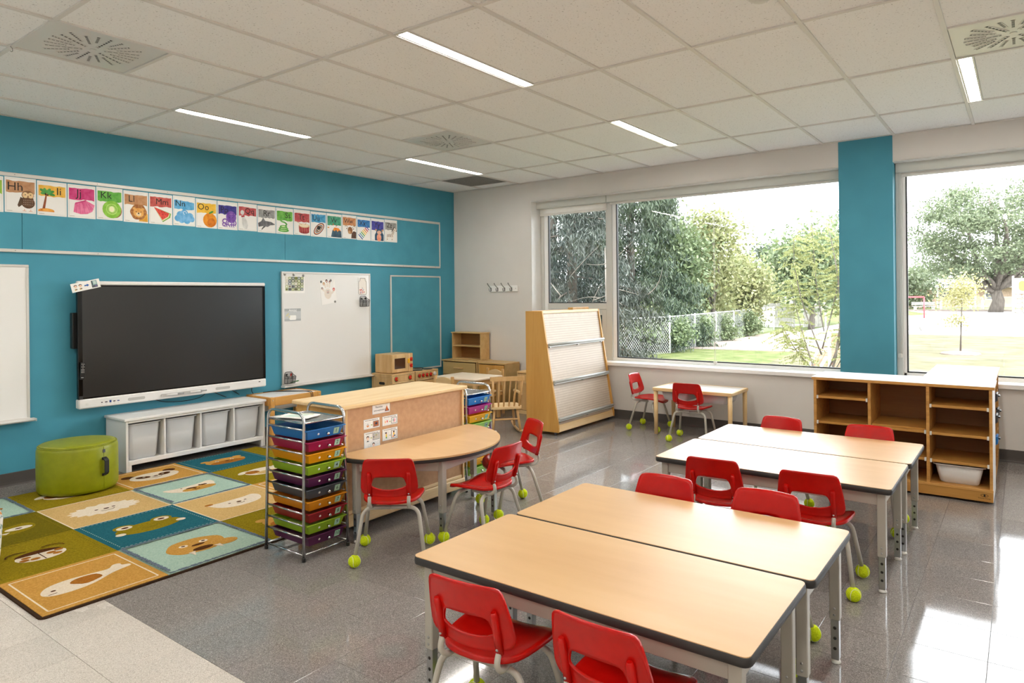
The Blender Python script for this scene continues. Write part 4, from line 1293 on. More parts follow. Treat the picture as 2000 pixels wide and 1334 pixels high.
def m_frog(P):
    P.ell(0, -.02, .2, .1, O_)
    for s_ in (-1, 1):
        P.ell(s_ * .115, .065, .065, .055, O_); P.ell(s_ * .115, .062, .047, .036, C_); P.ell(s_ * .112, .06, .022, .016, B_); P.ell(s_ * .185, -.055, .03, .025, C_)
    P.arc(0, -.02, .05, .03, PI * 1.1, PI * 1.9, .005, 'rug_moss')
def m_walrus(P):
    P.poly(blob(0, .01, .17, .125, 30, .03, 2), 'rug_gold'); P.ell(.14, -.07, .07, .05, 'rug_gold'); eyes(P, .04, .06, .026, C_); eyes(P, .042, .06, .012, B_); P.ell(.01, .005, .04, .015, B_)
    P.ell(.0, -.07, .06, .028, B_)
    for s_ in (-1, 1): P.poly([(s_ * .075 - .02, -.085), (s_ * .075 + .02, -.085), (s_ * .085, -.15)], C_)
def soft(pts, n=2):
    for _ in range(n):
        pts = [q for a, b in zip(pts, pts[1:] + pts[:1]) for q in ((a[0] * .75 + b[0] * .25, a[1] * .75 + b[1] * .25), (a[0] * .25 + b[0] * .75, a[1] * .25 + b[1] * .75))]
    return pts
def m_whale(P):
    P.poly(soft([(-.21, -.05), (-.20, .0), (-.15, .055), (-.05, .075), (.06, .06), (.14, .045), (.17, .095), (.21, .085), (.2, .05), (.235, .04), (.24, .01), (.19, .0), (.12, -.02), (.02, -.085), (-.09, -.105), (-.18, -.09)]), C_)
    P.poly(blob(.01, .0, .075, .05, 18, .08, 6), R_); P.ell(-.15, -.025, .012, .009, B_); P.line([(-.185, -.065), (-.145, -.062)], .006, B_)
def m_ladybug(P):
    P.ell(0, -.02, .125, .085, C_); P.ell(0, .02, .115, .06, B_, 0, a0=0, a1=PI); P.line([(0, .05), (0, -.1)], .006, B_)
    for a, b in ((-.07, -.01), (-.04, -.06), (.05, -.02), (.07, -.055), (-.09, -.05), (.095, .0)): P.ell(a, b, .024, .018, R_)
    for s_ in (-1, 1): P.arc(s_ * .085, .06, .06, .05, PI / 2 - s_ * 1.6, PI / 2 + s_ * .9, .009, B_)
def m_cat(P):
    P.poly(soft([(-.2, .09), (-.14, .06), (.1, .07), (.17, .1), (.2, .02), (.13, -.09), (-.05, -.11), (-.16, -.06)]), C_); P.ell(-.17, .075, .03, .02, R_); eyes(P, .0, .06, .01); smile(P, -.035, .03)
def m_bear(P):
    P.ell(0, 0, .18, .105, 'rug_gold'); P.ell(0, -.045, .16, .06, R_)
    for s_ in (-1, 1): P.ell(s_ * .15, .075, .04, .03, 'rug_gold')
    eyes(P, .02, .07, .018, C_); eyes(P, .02, .07, .008, B_); smile(P, -.04, .035)
def m_fox(P):
    P.poly(soft([(-.21, .085), (-.1, .05), (.08, .065), (.2, .12), (.19, -.0), (.1, -.1), (-.08, -.11), (-.17, -.03)]), C_); P.ell(.03, -.05, .13, .055, 'rug_gold'); P.ell(-.02, -.01, .035, .016, B_); P.ell(.09, .015, .035, .016, B_); eyes(P, .03, .07, .008); smile(P, -.05, .03)
def m_owl(P):
    P.poly(soft([(-.2, .0), (-.14, .11), (.0, .06), (.16, .12), (.2, .0), (.1, -.1), (-.1, -.1)]), O_)
    for s_ in (-1, 1): P.ell(s_ * .09, .0, .075, .036, C_); P.ell(s_ * .09, .0, .02, .012, B_)
    P.poly([(-.03, -.05), (.03, -.05), (0, -.08)], C_)
def m_cow(P):
    P.ell(0, 0, .17, .11, C_); P.ell(-.16, .06, .06, .03, C_, .5); P.ell(-.1, .02, .06, .05, R_); P.ell(.0, -.05, .1, .05, 'rug_sand'); eyes(P, .03, .06, .012)
    P.ell(.17, .05, .06, .03, C_, -.4)
def m_hedge(P):
    P.poly(blob(0, 0, .17, .1, 34, .07, 9), R_); P.ell(.02, -.02, .1, .07, C_); eyes(P, .0, .045, .011); P.ell(.02, -.04, .016, .012, B_)
MOT = {(0, 0): m_hedge, (0, 1): m_cow, (0, 2): m_panda, (0, 3): m_bear, (0, 4): m_ladybug, (1, 0): m_owl, (1, 1): m_sheep, (1, 2): m_fox, (1, 3): m_cow, (1, 4): m_frog,
       (2, 0): m_ladybug, (2, 1): m_frog, (2, 2): m_cat, (2, 3): m_hedge, (2, 4): m_whale, (3, 0): m_whale, (3, 1): m_walrus, (3, 2): m_bear, (3, 3): m_owl, (3, 4): m_sheep}
rnd = random.Random(12)
for i in range(4):
    for j in range(5):
        x0, x1, y0, y1 = RUGX[i], RUGX[i + 1], RUGY[j], RUGY[j + 1]
        n = 14
        pts = []
        def edge(ax, bx_, by, fx):
            for k in range(n):
                q = k / n
                pts.append((ax[0] + (bx_[0] - ax[0]) * q, ax[1] + (bx_[1] - ax[1]) * q))
        cs4 = [(x0, y0), (x1, y0), (x1, y1), (x0, y1)]
        for k in range(4): edge(cs4[k], cs4[(k + 1) % 4], 0, 0)
        z = .0118 + .0004 * ((i + j) % 2)
        g = G(); g.prism(pts, .006, z); pt = g.build('patch', cols[i][j], rug)
        P = Print(frame_M(((x0 + x1) / 2, (y0 + y1) / 2, z), (0, 1, 0), (-1, 0, 0), (0, 0, 1)), .00025)
        if j < 4:
            MOT[(i, j)](P)
            P.build('animal_motif', pt)
        # woven stitch lines along the patch border
        P = Print(frame_M(((x0 + x1) / 2, (y0 + y1) / 2, z), (0, 1, 0), (-1, 0, 0), (0, 0, 1)), .00005)
        W_, H_ = (y1 - y0) / 2, (x1 - x0) / 2
        st = {'rug_teal': ('rug_mint', .028, True), 'rug_olive': ('rug_moss', .03, True), 'rug_moss': ('rug_olive', .028, True), 'rug_mint': ('rug_slate', .014, False), 'rug_gold': ('rug_cream', .035, False), 'rug_sand': ('rug_cream', .006, False)}[cols[i][j]]
        m_, off, dash = st
        for (ax, ay, bx_, by) in ((-W_ + off, -H_ + off, W_ - off, -H_ + off), (W_ - off, -H_ + off, W_ - off, H_ - off), (W_ - off, H_ - off, -W_ + off, H_ - off), (-W_ + off, H_ - off, -W_ + off, -H_ + off)):
            if dash:
                for k in range(22):
                    q0, q1 = k / 22, (k + .55) / 22
                    P.line([(ax + (bx_ - ax) * q0, ay + (by - ay) * q0), (ax + (bx_ - ax) * q1, ay + (by - ay) * q1)], .0045, m_)
            elif m_ == 'rug_slate':
                for k in range(60):
                    q0, q1 = k / 60, (k + 1) / 60
                    P.line([(ax + (bx_ - ax) * q0, ay + (by - ay) * q0), (ax + (bx_ - ax) * q1, ay + (by - ay) * q1)], rnd.uniform(.012, .03), m_)
            else:
                P.line([(ax, ay), (bx_, by)], .008, m_)
        P.build('stitching', pt)

# patterned bag at the far left edge
t = thing('fabric_bag', 'white bag with a colourful leaf print at the left edge of the picture', 'bag', (1.925, -5.925, 0), 0.0)
g = G()
ring = [rrect(.30, .2, .05, 5), rrect(.32, .22, .05, 5), rrect(.34, .24, .05, 5), rrect(.32, .2, .05, 5)]
zs = [0.0165, .12, .3, .37]
m = len(ring[0])
vs = [(p[0] - .05, p[1] - .075, z) for r_, z in zip(ring, zs) for p in r_]
g.add(vs, [(k * m + i, k * m + (i + 1) % m, (k + 1) * m + (i + 1) % m, (k + 1) * m + i) for k in range(3) for i in range(m)], 0, True); g.add(vs[:m], [tuple(range(m))[::-1]])
MATS['bag_print'] = noisy('bag_print', [(0.30, 'd8506a'), (0.38, 'f0eeea'), (0.52, 'f0eeea'), (0.58, '5a8f8a'), (0.66, 'f0eeea'), (0.74, 'e09030')], 26, .7)
g.build('body', 'bag_print', t)
g = G(); g.tube(fillet([(.05, .02, .36), (.05, .02, .50), (-.1, .02, .5), (-.1, .02, .36)], .05), .008, 8); g.build('handle', 'tv_grey', t)
# ------------------------------------------------------------------ drawer carts (fronts face +x)
def cart(loc, label, colors, first_no, ztray, gap=.042, rotz=0.0):
    t = thing('drawer_cart', label, 'drawer cart', loc, rotz)
    D, W_ = .172, .149
    n = len(colors)
    pitch = .0655
    for s_ in (-1, 1):
        y0, y1 = s_ * (W_ + .004), s_ * (W_ - .012)
        g = G(); g.tube(fillet([(-D - .004, y0, 0), (-D + .004, y1, ztray + .055), (D - .004, y1, ztray + .055), (D + .004, y0, 0)], .06, 7), .0085, 10)
        g.build('side_frame', 'chrome', t)
        for k in range(n + 1):
            z = ztray - gap + .006 - pitch * k if k < n else .035
            yy = s_ * (W_ - .012 + .016 * (1 - z / (ztray + .05)))
            g = G(); g.tube([(-D, yy, z), (D, yy, z)], .0055, 8); g.build('side_rung', 'chrome', t)
        for x in (-D - .004, D + .004):
            g = G(); g.lathe([(.0105, 0), (.0105, .02), (.009, .024)], 10, (x, s_ * (W_ + .004), 0)); g.build('rubber_foot', 'black_plastic', t)
    for x in (-D, D):
        g = G(); g.tube([(x, -W_, .035), (x, W_, .035)], .0055, 8); g.build('end_rung', 'chrome', t)
    g = G(); g.box((-D + .005, -W_ + .022, ztray - .006), (D - .005, W_ - .022, ztray), .002); g.build('top_tray', 'chrome_dull', t)
    g = G(); g.tube(fillet([(-D + .004, -W_ + .014, ztray), (D - .004, -W_ + .014, ztray), (D - .004, W_ - .014, ztray), (-D + .004, W_ - .014, ztray), (-D + .004, -W_ + .014, ztray)], .01, 2), .006, 8); g.build('tray_edge', 'chrome', t)
    rnd = random.Random(first_no)
    for k, c in enumerate(colors):
        zt = ztray - gap - pitch * k
        x1 = D + .012 + rnd.uniform(-.004, .008)
        h, wt, wb, th = .054, W_ - .024, W_ - .04, .003
        zb = zt - h
        X0, X1t, X1b = -D + .01, x1, x1 - .018
        vs, fs = [], []
        def ring(xa, xb, w_, z): return [(xa, -w_, z), (xb, -w_, z), (xb, w_, z), (xa, w_, z)]
        R = [ring(X0 + .01, X1b, wb, zb), ring(X0, X1t, wt, zt), ring(X0 + th, X1t - th, wt - th, zt), ring(X0 + .01 + th, X1b - th, wb - th, zb + th)]
        vs = [p for r_ in R for p in r_]
        fs = [(q * 4 + i, q * 4 + (i + 1) % 4, (q + 1) * 4 + (i + 1) % 4, (q + 1) * 4 + i) for q in range(3) for i in range(4)] + [(3, 2, 1, 0), (12, 13, 14, 15)]
        g = G(); g.add(vs, fs)
        for a, b in (((X0, -wt - .012, zt - .004), (X1t + .006, -wt + .002, zt + .002)), ((X0, wt - .002, zt - .004), (X1t + .006, wt + .012, zt + .002)), ((X1t - .003, -wt, zt - .004), (X1t + .006, wt, zt + .002))):
            g.box(a, b, .001)
        dr = g.build('drawer', 'drawer_' + c, t)
        # sloping front face frame: u along +y, v up the slope
        vv = Vector((X1t - X1b, 0, h)).normalized(); nn = Vector((h, 0, -(X1t - X1b))).normalized()
        Mf = frame_M(((X1t + X1b) / 2, 0, (zt + zb) / 2 - .002), (0, 1, 0), vv, nn)
        g = G(); g.lathe([(.0035, 0), (.0035, .006), (.0085, .010), (.0095, .015), (.007, .021), (0, .023)], 14, M=Mf @ Matrix.Translation((.012, 0, 0))); g.build('knob', 'chrome', dr)
        g = G(); g.lathe([(.0068, 0), (.006, .0012), (0, .0014)], 14, M=Mf @ Matrix.Translation((-.045, 0, 0))); g.build('dot_sticker', 'paper', dr)
        P = Print(Mf @ Matrix.Translation((.078, .002, .0006)), .00015)
        P.rect(-.0185, -.0195, .0185, .0195, pm('a9d0b8')); P.line([(-.0178, -.0188), (.0178, -.0188), (.0178, .0188), (-.0178, .0188), (-.0178, -.0188)], .0012, pm('8abf9f'))
        P.text(str(first_no + k), 0, 0, .031, pm('1e2422'), .004)
        P.build('number_label', dr)
    return t
cart((3.022, -4.705, 0), 'chrome cart with ten coloured drawers numbered 1 to 10', ['blue', 'crimson', 'amber', 'lime', 'plum', 'slate', 'orange', 'maroon', 'lime', 'plum'], 1, .755)
cart((2.885, -3.178, 0), 'chrome cart with bright drawers numbered from 11, behind the wooden cabinet', ['sky', 'magenta', 'yellow', 'mint', 'violet', 'sky', 'magenta', 'yellow', 'mint'], 11, .712, .026)
t = thing('paper_stack', 'loose printed sheets lying on the top tray of the drawer cart', 'papers', (2.985, -4.73, .7615), .25)
g = G()
for k in range(3): g.box((-.1, -.075, .0012 * k), (.1, .075, .0012 * k + .001), 0, 0, Matrix.Rotation(.09 * k, 4, 'Z'))
g.build('sheets', 'paper', t)
P = Print(frame_M((0, 0, .0036), (1, 0, 0), (0, 1, 0), (0, 0, 1)) @ Matrix.Rotation(.18, 4, 'Z'), .0001)
P.rect(-.07, -.05, .05, .04, pm('d4e4dc')); P.rect(-.05, -.03, .02, -.01, pm('a8c8b8')); P.rect(-.08, .045, .07, .06, pm('b8c890')); P.build('print', t)

# ------------------------------------------------------------------ wooden cabinet (seen from the back)
C = thing('low_cabinet', 'long low maple cabinet with brown hardboard back and taped sheets', 'cabinet', (2.585, -4.455, 0))
W_, L, HC = .475, 1.10, .79
bx('top_board', 'maple_top', C, ((-.015, -.03, HC - .026), (W_ + .018, L + .03, HC)), bev=.006)
for y in (0, L - .02):
    bx('side_panel', 'maple_side', C, ((0, y, .045), (W_ - .004, y + .02, HC - .026)), bev=.002)
    bx('edge_strip', 'maple', C, ((W_ - .004, y, .045), (W_ + .006, y + .02, HC - .026)), bev=.002)
g = G(); g.box((W_ - .02, .02, .14), (W_ - .006, L - .02, HC - .026)); g.build('back_panel', 'hardboard', C)
bx('base_rail', 'maple_top', C, ((W_ - .03, .0, .045), (W_ + .012, L, .118)), bev=.006)
bx('base_moulding', 'maple_top', C, ((W_ - .02, .02, .118), (W_ + .002, L - .02, .142)), bev=.006)
bx('bottom_board', 'maple_side', C, ((0.005, .02, .06), (W_ - .03, L - .02, .08)))
bx('shelf_board', 'maple_side', C, ((0.005, .02, .40), (W_ - .022, L - .02, .418)))
for x in (.26, W_ - .08):
    for y in (.08, L - .08):
        g = G(); g.lathe([(.02, -.009), (.022, -.006), (.022, .006), (.02, .009)], 14, M=frame_M((x, y, .0225), (0, 0, 1), (1, 0, 0), (0, 1, 0)))
        g.box((x - .012, y - .012, .03), (x + .012, y + .012, .046)); g.build('caster', 'caster', C)
PX = 2.585 + W_ - .006
def person_pic(P, x0, y0, x1, y1, kind):
    P.rect(x0, y0, x1, y1, pm('b6d4d8')); P.rect(x0 + .0015, y0 + .0015, x1 - .0015, y1 - .0015, pm('f0ece8'))
    cx, cy, r = (x0 + x1) / 2, (y0 + y1) / 2, (y1 - y0) * .3
    if kind == 'fire': P.ell(cx, cy - r * .3, r, r * .9, pm('e07848')); P.ell(cx, cy + r * .3, r * .9, r * .8, pm('c8c8c8')); P.ell(cx, cy - r * .5, r * .5, r * .4, pm('e8b060'))
    elif kind == 'bowl': P.rect(x0 + .001, y0 + .001, x1 - .001, y1 - .001, pm('a8623c')); P.ell(cx + r * .2, cy + r * .1, r, r * .7, pm('2a3448'))
    elif kind == 'spots': P.ell(cx - r * .8, cy, r * .4, r * .8, pm('f0a050')); P.ell(cx + r * .8, cy + r * .2, r * .45, r * .8, pm('d83030'))
    elif kind == 'pink': P.ell(cx, cy, r * 1.1, r * 1.1, pm('f0a8c0')); P.ell(cx - r * .7, cy + r * .2, r * .5, r, pm('90b8a8')); P.ell(cx + r * .5, cy, r * .12, r * .2, K)
    elif kind == 'head': P.ell(cx, cy + r * .5, r * .9, r * .8, pm('3a2a22')); P.ell(cx, cy, r * .75, r * .8, pm('f0d0bc')); P.ell(cx, cy - r * 1.3, r * .6, r * .3, pm('3a3a40'))
    elif kind == 'room': P.rect(x0 + .002, y0 + .002, x1 - .002, y1 - .002, pm('c8c4bc')); P.line([(x0, y1), (cx, cy), (x1, y1)], .001, pm('8a8478')); P.ell(x0 + r * .6, cy, r * .3, r * .7, pm('6a6058')); P.rect(cx - r * .5, cy + r * .3, cx + r * .6, y1 - .003, pm('b0b088'))
    elif kind == 'stand': P.ell(cx, cy + r, r * .5, r * .5, pm('f0c8b0')); P.ell(cx - r * .2, cy + r * 1.2, r * .5, r * .4, pm('4a3020')); P.rect(cx - r * .4, cy - r * .6, cx + r * .4, cy + r * .6, pm('f0d040')); P.rect(cx - r * .4, cy - r * 1.3, cx + r * .4, cy - r * .6, pm('58a868'))
    elif kind == 'sit': P.ell(cx - r * .2, cy + r, r * .5, r * .45, pm('5a3420')); P.poly([(cx - r * .8, cy - r * .4), (cx + r * .4, cy - r * .4), (cx, cy + r * .7), (cx - r * .5, cy + r * .6)], pm('f0c030')); P.ell(cx + r * .3, cy - r * .8, r * .6, r * .4, pm('607890')); P.ell(cx - r * .6, cy - r, r * .5, r * .35, pm('e89050'))
def arrow(P, x, y): P.poly([(x - .007, y - .002), (x, y - .002), (x, y - .005), (x + .007, y), (x, y + .005), (x, y + .002), (x - .007, y + .002)], pm('9ab048'))
def blue_edge(P, w_, h): P.line([(.001, .001), (w_ - .001, .001), (w_ - .001, h - .001), (.001, h - .001), (.001, .001)], .0018, pm('b8d4e4'))
def s1(P):
    blue_edge(P, .149, .064); P.text('Recette', .055, .043, .019, pm('2c2626'), .004); P.text('anti-explosion', .058, .022, .0165, pm('2c2626'), .004)
    P.poly([(.103, .008), (.143, .008), (.128, .03), (.123, .042), (.119, .042), (.114, .03)], pm('6a4030')); P.poly([(.114, .012), (.132, .012), (.123, .044)], pm('e06030')); P.line([(.121, .04), (.119, .024), (.121, .012)], .003, pm('f0a040'))
    P.arc(.122, .052, .009, .006, 0, 2 * PI, .0012, pm('b0b0b0'))
def capt(P, w_, h, y):
    rnd = random.Random(int(w_ * 1e4 + y * 1e5)); x = .012
    while x < w_ - .02:
        q = rnd.uniform(.006, .014); P.rect(x, y, x + q, y + .0035, pm('5a4a46')); x += q + .003
def s_pair(a, b, h):
    def f(P):
        blue_edge(P, .132, h); capt(P, .132, h, h - .01); person_pic(P, .012, .008, .052, h - .02, a); arrow(P, .064, h / 2 - .008); P.rect(.076, .007, .124, h - .016, pm('3a2a26')); person_pic(P, .078, .009, .122, h - .018, b)
    return f
def s4(P):
    blue_edge(P, .132, .11); capt(P, .132, .11, .099); person_pic(P, .012, .05, .046, .092, 'head'); arrow(P, .057, .072); P.rect(.07, .056, .126, .096, pm('3a2a26')); person_pic(P, .072, .058, .124, .094, 'room'); person_pic(P, .055, .004, .095, .044, 'head'); P.arc(.04, .026, .011, .009, 0, 6.28, .001, pm('a8a8a8')); P.arc(.112, .036, .011, .009, 0, 6.28, .001, pm('a8a8a8'))
sheet('taped_sheet', 'taped sign reading Recette anti-explosion on the cabinet back', 'sign', -4.228, .703, .149, .064, s1, 0, PX)
sheet('taped_sheet', 'taped picture card with fire and bowl, left under the Recette sign', 'sign', -4.301, .618, .132, .061, s_pair('fire', 'bowl', .061), 0, PX)
sheet('taped_sheet', 'taped picture card with orange spots and pink face, right under the Recette sign', 'sign', -4.145, .616, .131, .061, s_pair('spots', 'pink', .061), 0, PX)
sheet('taped_sheet', 'taped picture sheet with a face and a room, partly behind the half-round table', 'sign', -4.299, .487, .132, .11, s4, 0, PX)
sheet('taped_sheet', 'taped picture card with two children in yellow, lower right on the cabinet back', 'sign', -4.146, .52, .131, .075, s_pair('stand', 'sit', .075), 0, PX)

# ------------------------------------------------------------------ tables
def adjustable_leg(t, x, y, h, sz=.038):
    g = G(); g.box((x - sz / 2, y - sz / 2, .172), (x + sz / 2, y + sz / 2, h), .003)
    for dy in (.02, .045):
        g.lathe([(.005, 0), (.004, .002), (0, .003)], 10, mi=1, M=frame_M((x, y - sz / 2, .172 + dy), (1, 0, 0), (0, 0, 1), (0, -1, 0)))
    lg = g.build('leg', ['leg_taupe', 'chrome_dull'], t)
    q = sz / 2 - .004
    g = G(); g.box((x - q, y - q, .016), (x + q, y + q, .18), .002)
    for z in (.06, .10, .14):
        g.lathe([(.0065, 0), (.006, .0008), (0, .001)], 10, mi=1, M=frame_M((x, y - q, z), (1, 0, 0), (0, 0, 1), (0, -1, 0)))
    g.build('leg_insert', ['chrome_dull', 'dark_hole'], lg)
    g = G(); g.lathe([(.017, 0), (.019, .004), (.016, .012), (.008, .018)], 14, (x, y, 0)); g.build('glide', 'glide_white', lg)
HT_ = .512
def rect_table(x0, x1, y0, y1, label, group=None):
    w_, d = x1 - x0, y1 - y0
    t = thing('classroom_table', label, 'table', ((x0 + x1) / 2, (y0 + y1) / 2, 0), 0, group)
    g = G(); g.prism(rrect(w_ - .006, d - .006, .022, 5), HT_ - .01, HT_); g.build('table_top', 'laminate', t)
    pr_ = [(.0, -.03), (.004, -.027), (.005, -.016), (.004, -.006), (.0, -.0012)]
    rings = [[(p[0], p[1], HT_ + z) for p in rrect(w_ - .006 + 2 * o_ - .002, d - .006 + 2 * o_ - .002, .022 + o_, 5)] for o_, z in pr_]
    m = len(rings[0]); g = G()
    g.add([p for r_ in rings for p in r_], [(k * m + i, k * m + (i + 1) % m, (k + 1) * m + (i + 1) % m, (k + 1) * m + i) for k in range(len(rings) - 1) for i in range(m)] + [tuple(range(m))[::-1]], 0, True)
    g.build('edge_band', 'edge_black', t)
    ix, iy = w_ / 2 - .05, d / 2 - .05
    for s_ in (-1, 1):
        bx('apron', 'leg_taupe', t, ((-ix + .015, s_ * iy - .011, HT_ - .092), (ix - .015, s_ * iy + .011, HT_ - .03)), bev=.002)
        bx('apron', 'leg_taupe', t, ((s_ * ix - .011, -iy + .015, HT_ - .092), (s_ * ix + .011, iy - .015, HT_ - .03)), bev=.002)
        for q in (-1, 1):
            adjustable_leg(t, s_ * ix, q * iy, HT_ - .03)
    return t
rect_table(4.585, 5.80, -5.403, -4.816, 'maple-top classroom table nearest the camera, black edge band', 'rectangular classroom tables')
rect_table(4.603, 5.818, -4.804, -4.215, 'maple-top classroom table pushed behind the nearest one', 'rectangular classroom tables')
rect_table(4.648, 5.862, -3.505, -2.905, 'maple-top classroom table in the middle pair, nearer half', 'rectangular classroom tables')
rect_table(4.66, 5.874, -2.893, -2.295, 'maple-top classroom table in the middle pair, half nearest the windows', 'rectangular classroom tables')
# half-round table against the cabinet back
t = thing('half_round_table', 'half-round maple table standing against the cabinet back', 'table', (3.085, -3.95, 0))
def half(r, x0, n=40): return [(x0 + .012 * 0, -r)] + [(x0 + r * math.sin(PI * k / n), -r * math.cos(PI * k / n)) for k in range(n + 1)] + [(x0, r)]
def halfpoly(r, xs):
    n = 44
    return [(xs + r * math.sin(PI * k / n) * .995, -r * math.cos(PI * k / n)) for k in range(n + 1)]
g = G(); g.prism(halfpoly(.607, .012), HT_ - .01, HT_); g.build('table_top', 'laminate', t)
pr_ = [(.0, -.03), (.005, -.027), (.007, -.016), (.005, -.006), (.0, -.0012)]
rings = [[(p[0], p[1], HT_ + z) for p in halfpoly(.605 + o_, .011 - o_)] for o_, z in pr_]
m = len(rings[0]); g = G()
g.add([p for r_ in rings for p in r_], [(k * m + i, k * m + (i + 1) % m, (k + 1) * m + (i + 1) % m, (k + 1) * m + i) for k in range(len(rings) - 1) for i in range(m)] + [tuple(range(m))[::-1]], 0, True)
g.build('edge_band', 'edge_black', t)
lp = [(.115, -.535), (.525, -.235), (.46, .335), (.115, .535)]
for (x, y) in lp: adjustable_leg(t, x, y, HT_ - .03)
for k in range(4):
    a, b = Vector((*lp[k], 0)), Vector((*lp[(k + 1) % 4], 0))
    d = (b - a).normalized(); nrm = Vector((d.y, -d.x, 0))
    g = G(); g.box((.02, -.011, HT_ - .092), ((b - a).length - .02, .011, HT_ - .03), .002, 0, frame_M(a, d, -nrm, (0, 0, 1))); g.build('apron', 'leg_taupe', t)

# ------------------------------------------------------------------ red stacking chairs
def chair_proto():
    t = thing('school_chair', 'x', 'chair', (0, 0, 0), 0, 'red school chairs with tennis balls on the feet')
    # seat: dished shell
    n, rings = 44, 9
    def seat_pt(r, a):
        e = .62
        cx, sy = math.cos(a), math.sin(a)
        x = math.copysign(abs(cx) ** e, cx) * r; y = math.copysign(abs(sy) ** e, sy) * r
        tt = (y + 1) / 2
        hw = .148 + .03 * tt
        X, Y = x * hw, -.145 + .325 * tt
        z = .334 + .022 * x * x * (1 - .25 * tt) - .012 * (1 - x * x) * math.sin(PI * min(1, tt * 1.1)) - .028 * max(0, (tt - .72) / .28) ** 2 * (1 - .5 * x * x) + .010 * max(0, (.2 - tt) / .2) ** 2
        return X, Y, z
    top = [seat_pt(.0001 + .97 * k / (rings - 1), 0) if False else None for k in range(rings)]
    vs, fs = [], []
    rr = [.02 + .96 * k / (rings - 1) for k in range(rings)]
    for r in rr:
        for k in range(n):
            vs.append(seat_pt(r, 2 * PI * k / n))
    for k in range(n):
        p = seat_pt(1.0, 2 * PI * k / n); vs.append((p[0], p[1], p[2] - .004))
    for k in range(n):
        p = seat_pt(1.012, 2 * PI * k / n); vs.append((p[0], p[1], p[2] - .017))
    for k in range(n):
        p = seat_pt(.98, 2 * PI * k / n); vs.append((p[0], p[1], p[2] - .017))
    for r in rr[::-1][1:]:
        for k in range(n):
            p = seat_pt(r, 2 * PI * k / n); vs.append((p[0], p[1], p[2] - .007))
    q = len(vs) // n
    fs = [(i * n + k, i * n + (k + 1) % n, (i + 1) * n + (k + 1) % n, (i + 1) * n + k) for i in range(q - 1) for k in range(n)] + [tuple(range(n))[::-1], tuple((q - 1) * n + k for k in range(n))]
    g = G(); g.add(vs, fs, 0, True); g.build('seat', 'red_plastic', t)
    # backrest: curved shell with the grip slot
    half_o = [(0, -.001), (.05, .001), (.09, .006), (.125, .013), (.141, .02), (.150, .032), (.154, .05), (.151, .09), (.144, .14), (.137, .18), (.132, .198), (.124, .209), (.11, .214), (.06, .216), (0, .217)]
    half_h = [(0, .040), (.04, .043), (.07, .050), (.086, .057), (.093, .064), (.092, .074), (.087, .09), (.082, .103), (.074, .110), (.06, .113), (0, .114)]
    mir = lambda hp: hp + [(-a, b) for a, b in hp[-2:0:-1]]
    O, Hh = mir(half_o), mir(half_h)
    c0 = (0, .079)
    def cast(poly, ang):
        dx, dy = math.cos(ang), math.sin(ang); best = None
        for i in range(len(poly)):
            (x1, y1), (x2, y2) = poly[i], poly[(i + 1) % len(poly)]
            ex, ey = x2 - x1, y2 - y1
            den = dx * ey - dy * ex
            if abs(den) < 1e-12: continue
            tt = ((x1 - c0[0]) * ey - (y1 - c0[1]) * ex) / den
            u = ((x1 - c0[0]) * dy - (y1 - c0[1]) * dx) / den
            if tt > 0 and -1e-6 <= u <= 1 + 1e-6 and (best is None or tt > best): best = tt
        return (c0[0] + dx * best, c0[1] + dy * best)
    # denser rays towards the corners
    angs = []
    key = sorted([math.atan2(p[1] - c0[1], p[0] - c0[0]) % (2 * PI) for p in O + Hh])
    key = [a for i, a in enumerate(key) if i == 0 or a - key[i - 1] > .02]
    for a, b in zip(key, key[1:] + [key[0] + 2 * PI]):
        mm = max(1, int((b - a) / .12)); angs += [a + (b - a) * k / mm for k in range(mm)]
    n = len(angs)
    outer, inner = [cast(O, a) for a in angs], [cast(Hh, a) for a in angs]
    def mp(p, off):
        a, b = p
        y = -.150 - .052 * (b / .21) + 1.15 * a * a + off
        return (a, y, .372 + b)
    rings = []
    for tq in (0, .12, .35, .62, .86, 1.0):
        rings.append([mp((i_[0] + (o_[0] - i_[0]) * tq, i_[1] + (o_[1] - i_[1]) * tq), .0055) for i_, o_ in zip(inner, outer)])
    for tq in (1.0, .88, .6, .35, .12, 0):
        rings.append([mp((i_[0] + (o_[0] - i_[0]) * tq, i_[1] + (o_[1] - i_[1]) * tq), -.0065 if tq in (1.0, 0) else -.0035) for i_, o_ in zip(inner, outer)])
    q = len(rings)
    vs = [p for r_ in rings for p in r_]
    fs = [(i * n + k, i * n + (k + 1) % n, ((i + 1) % q) * n + (k + 1) % n, ((i + 1) % q) * n + k) for i in range(q) for k in range(n)]
    g = G(); g.add(vs, fs, 0, True)
    # moulded sleeves for the uprights
    for s_ in (-1, 1):
        pts = [mp((s_ * .105, b), -.009) for b in (.0, .06, .125, .139)]
        g.tube(pts, [.0125, .0125, .0125, .008], 12)
    back = g.build('backrest', 'red_plastic', t)
    for s_ in (-1, 1):
        p = mp((s_ * .105, .018), -.0215)
        g = G(); g.lathe([(.0045, 0), (.004, .002), (0, .003)], 10, M=frame_M(p, (1, 0, 0), (0, 0, 1), (0, -1, 0))); g.build('rivet', 'chrome_dull', back)
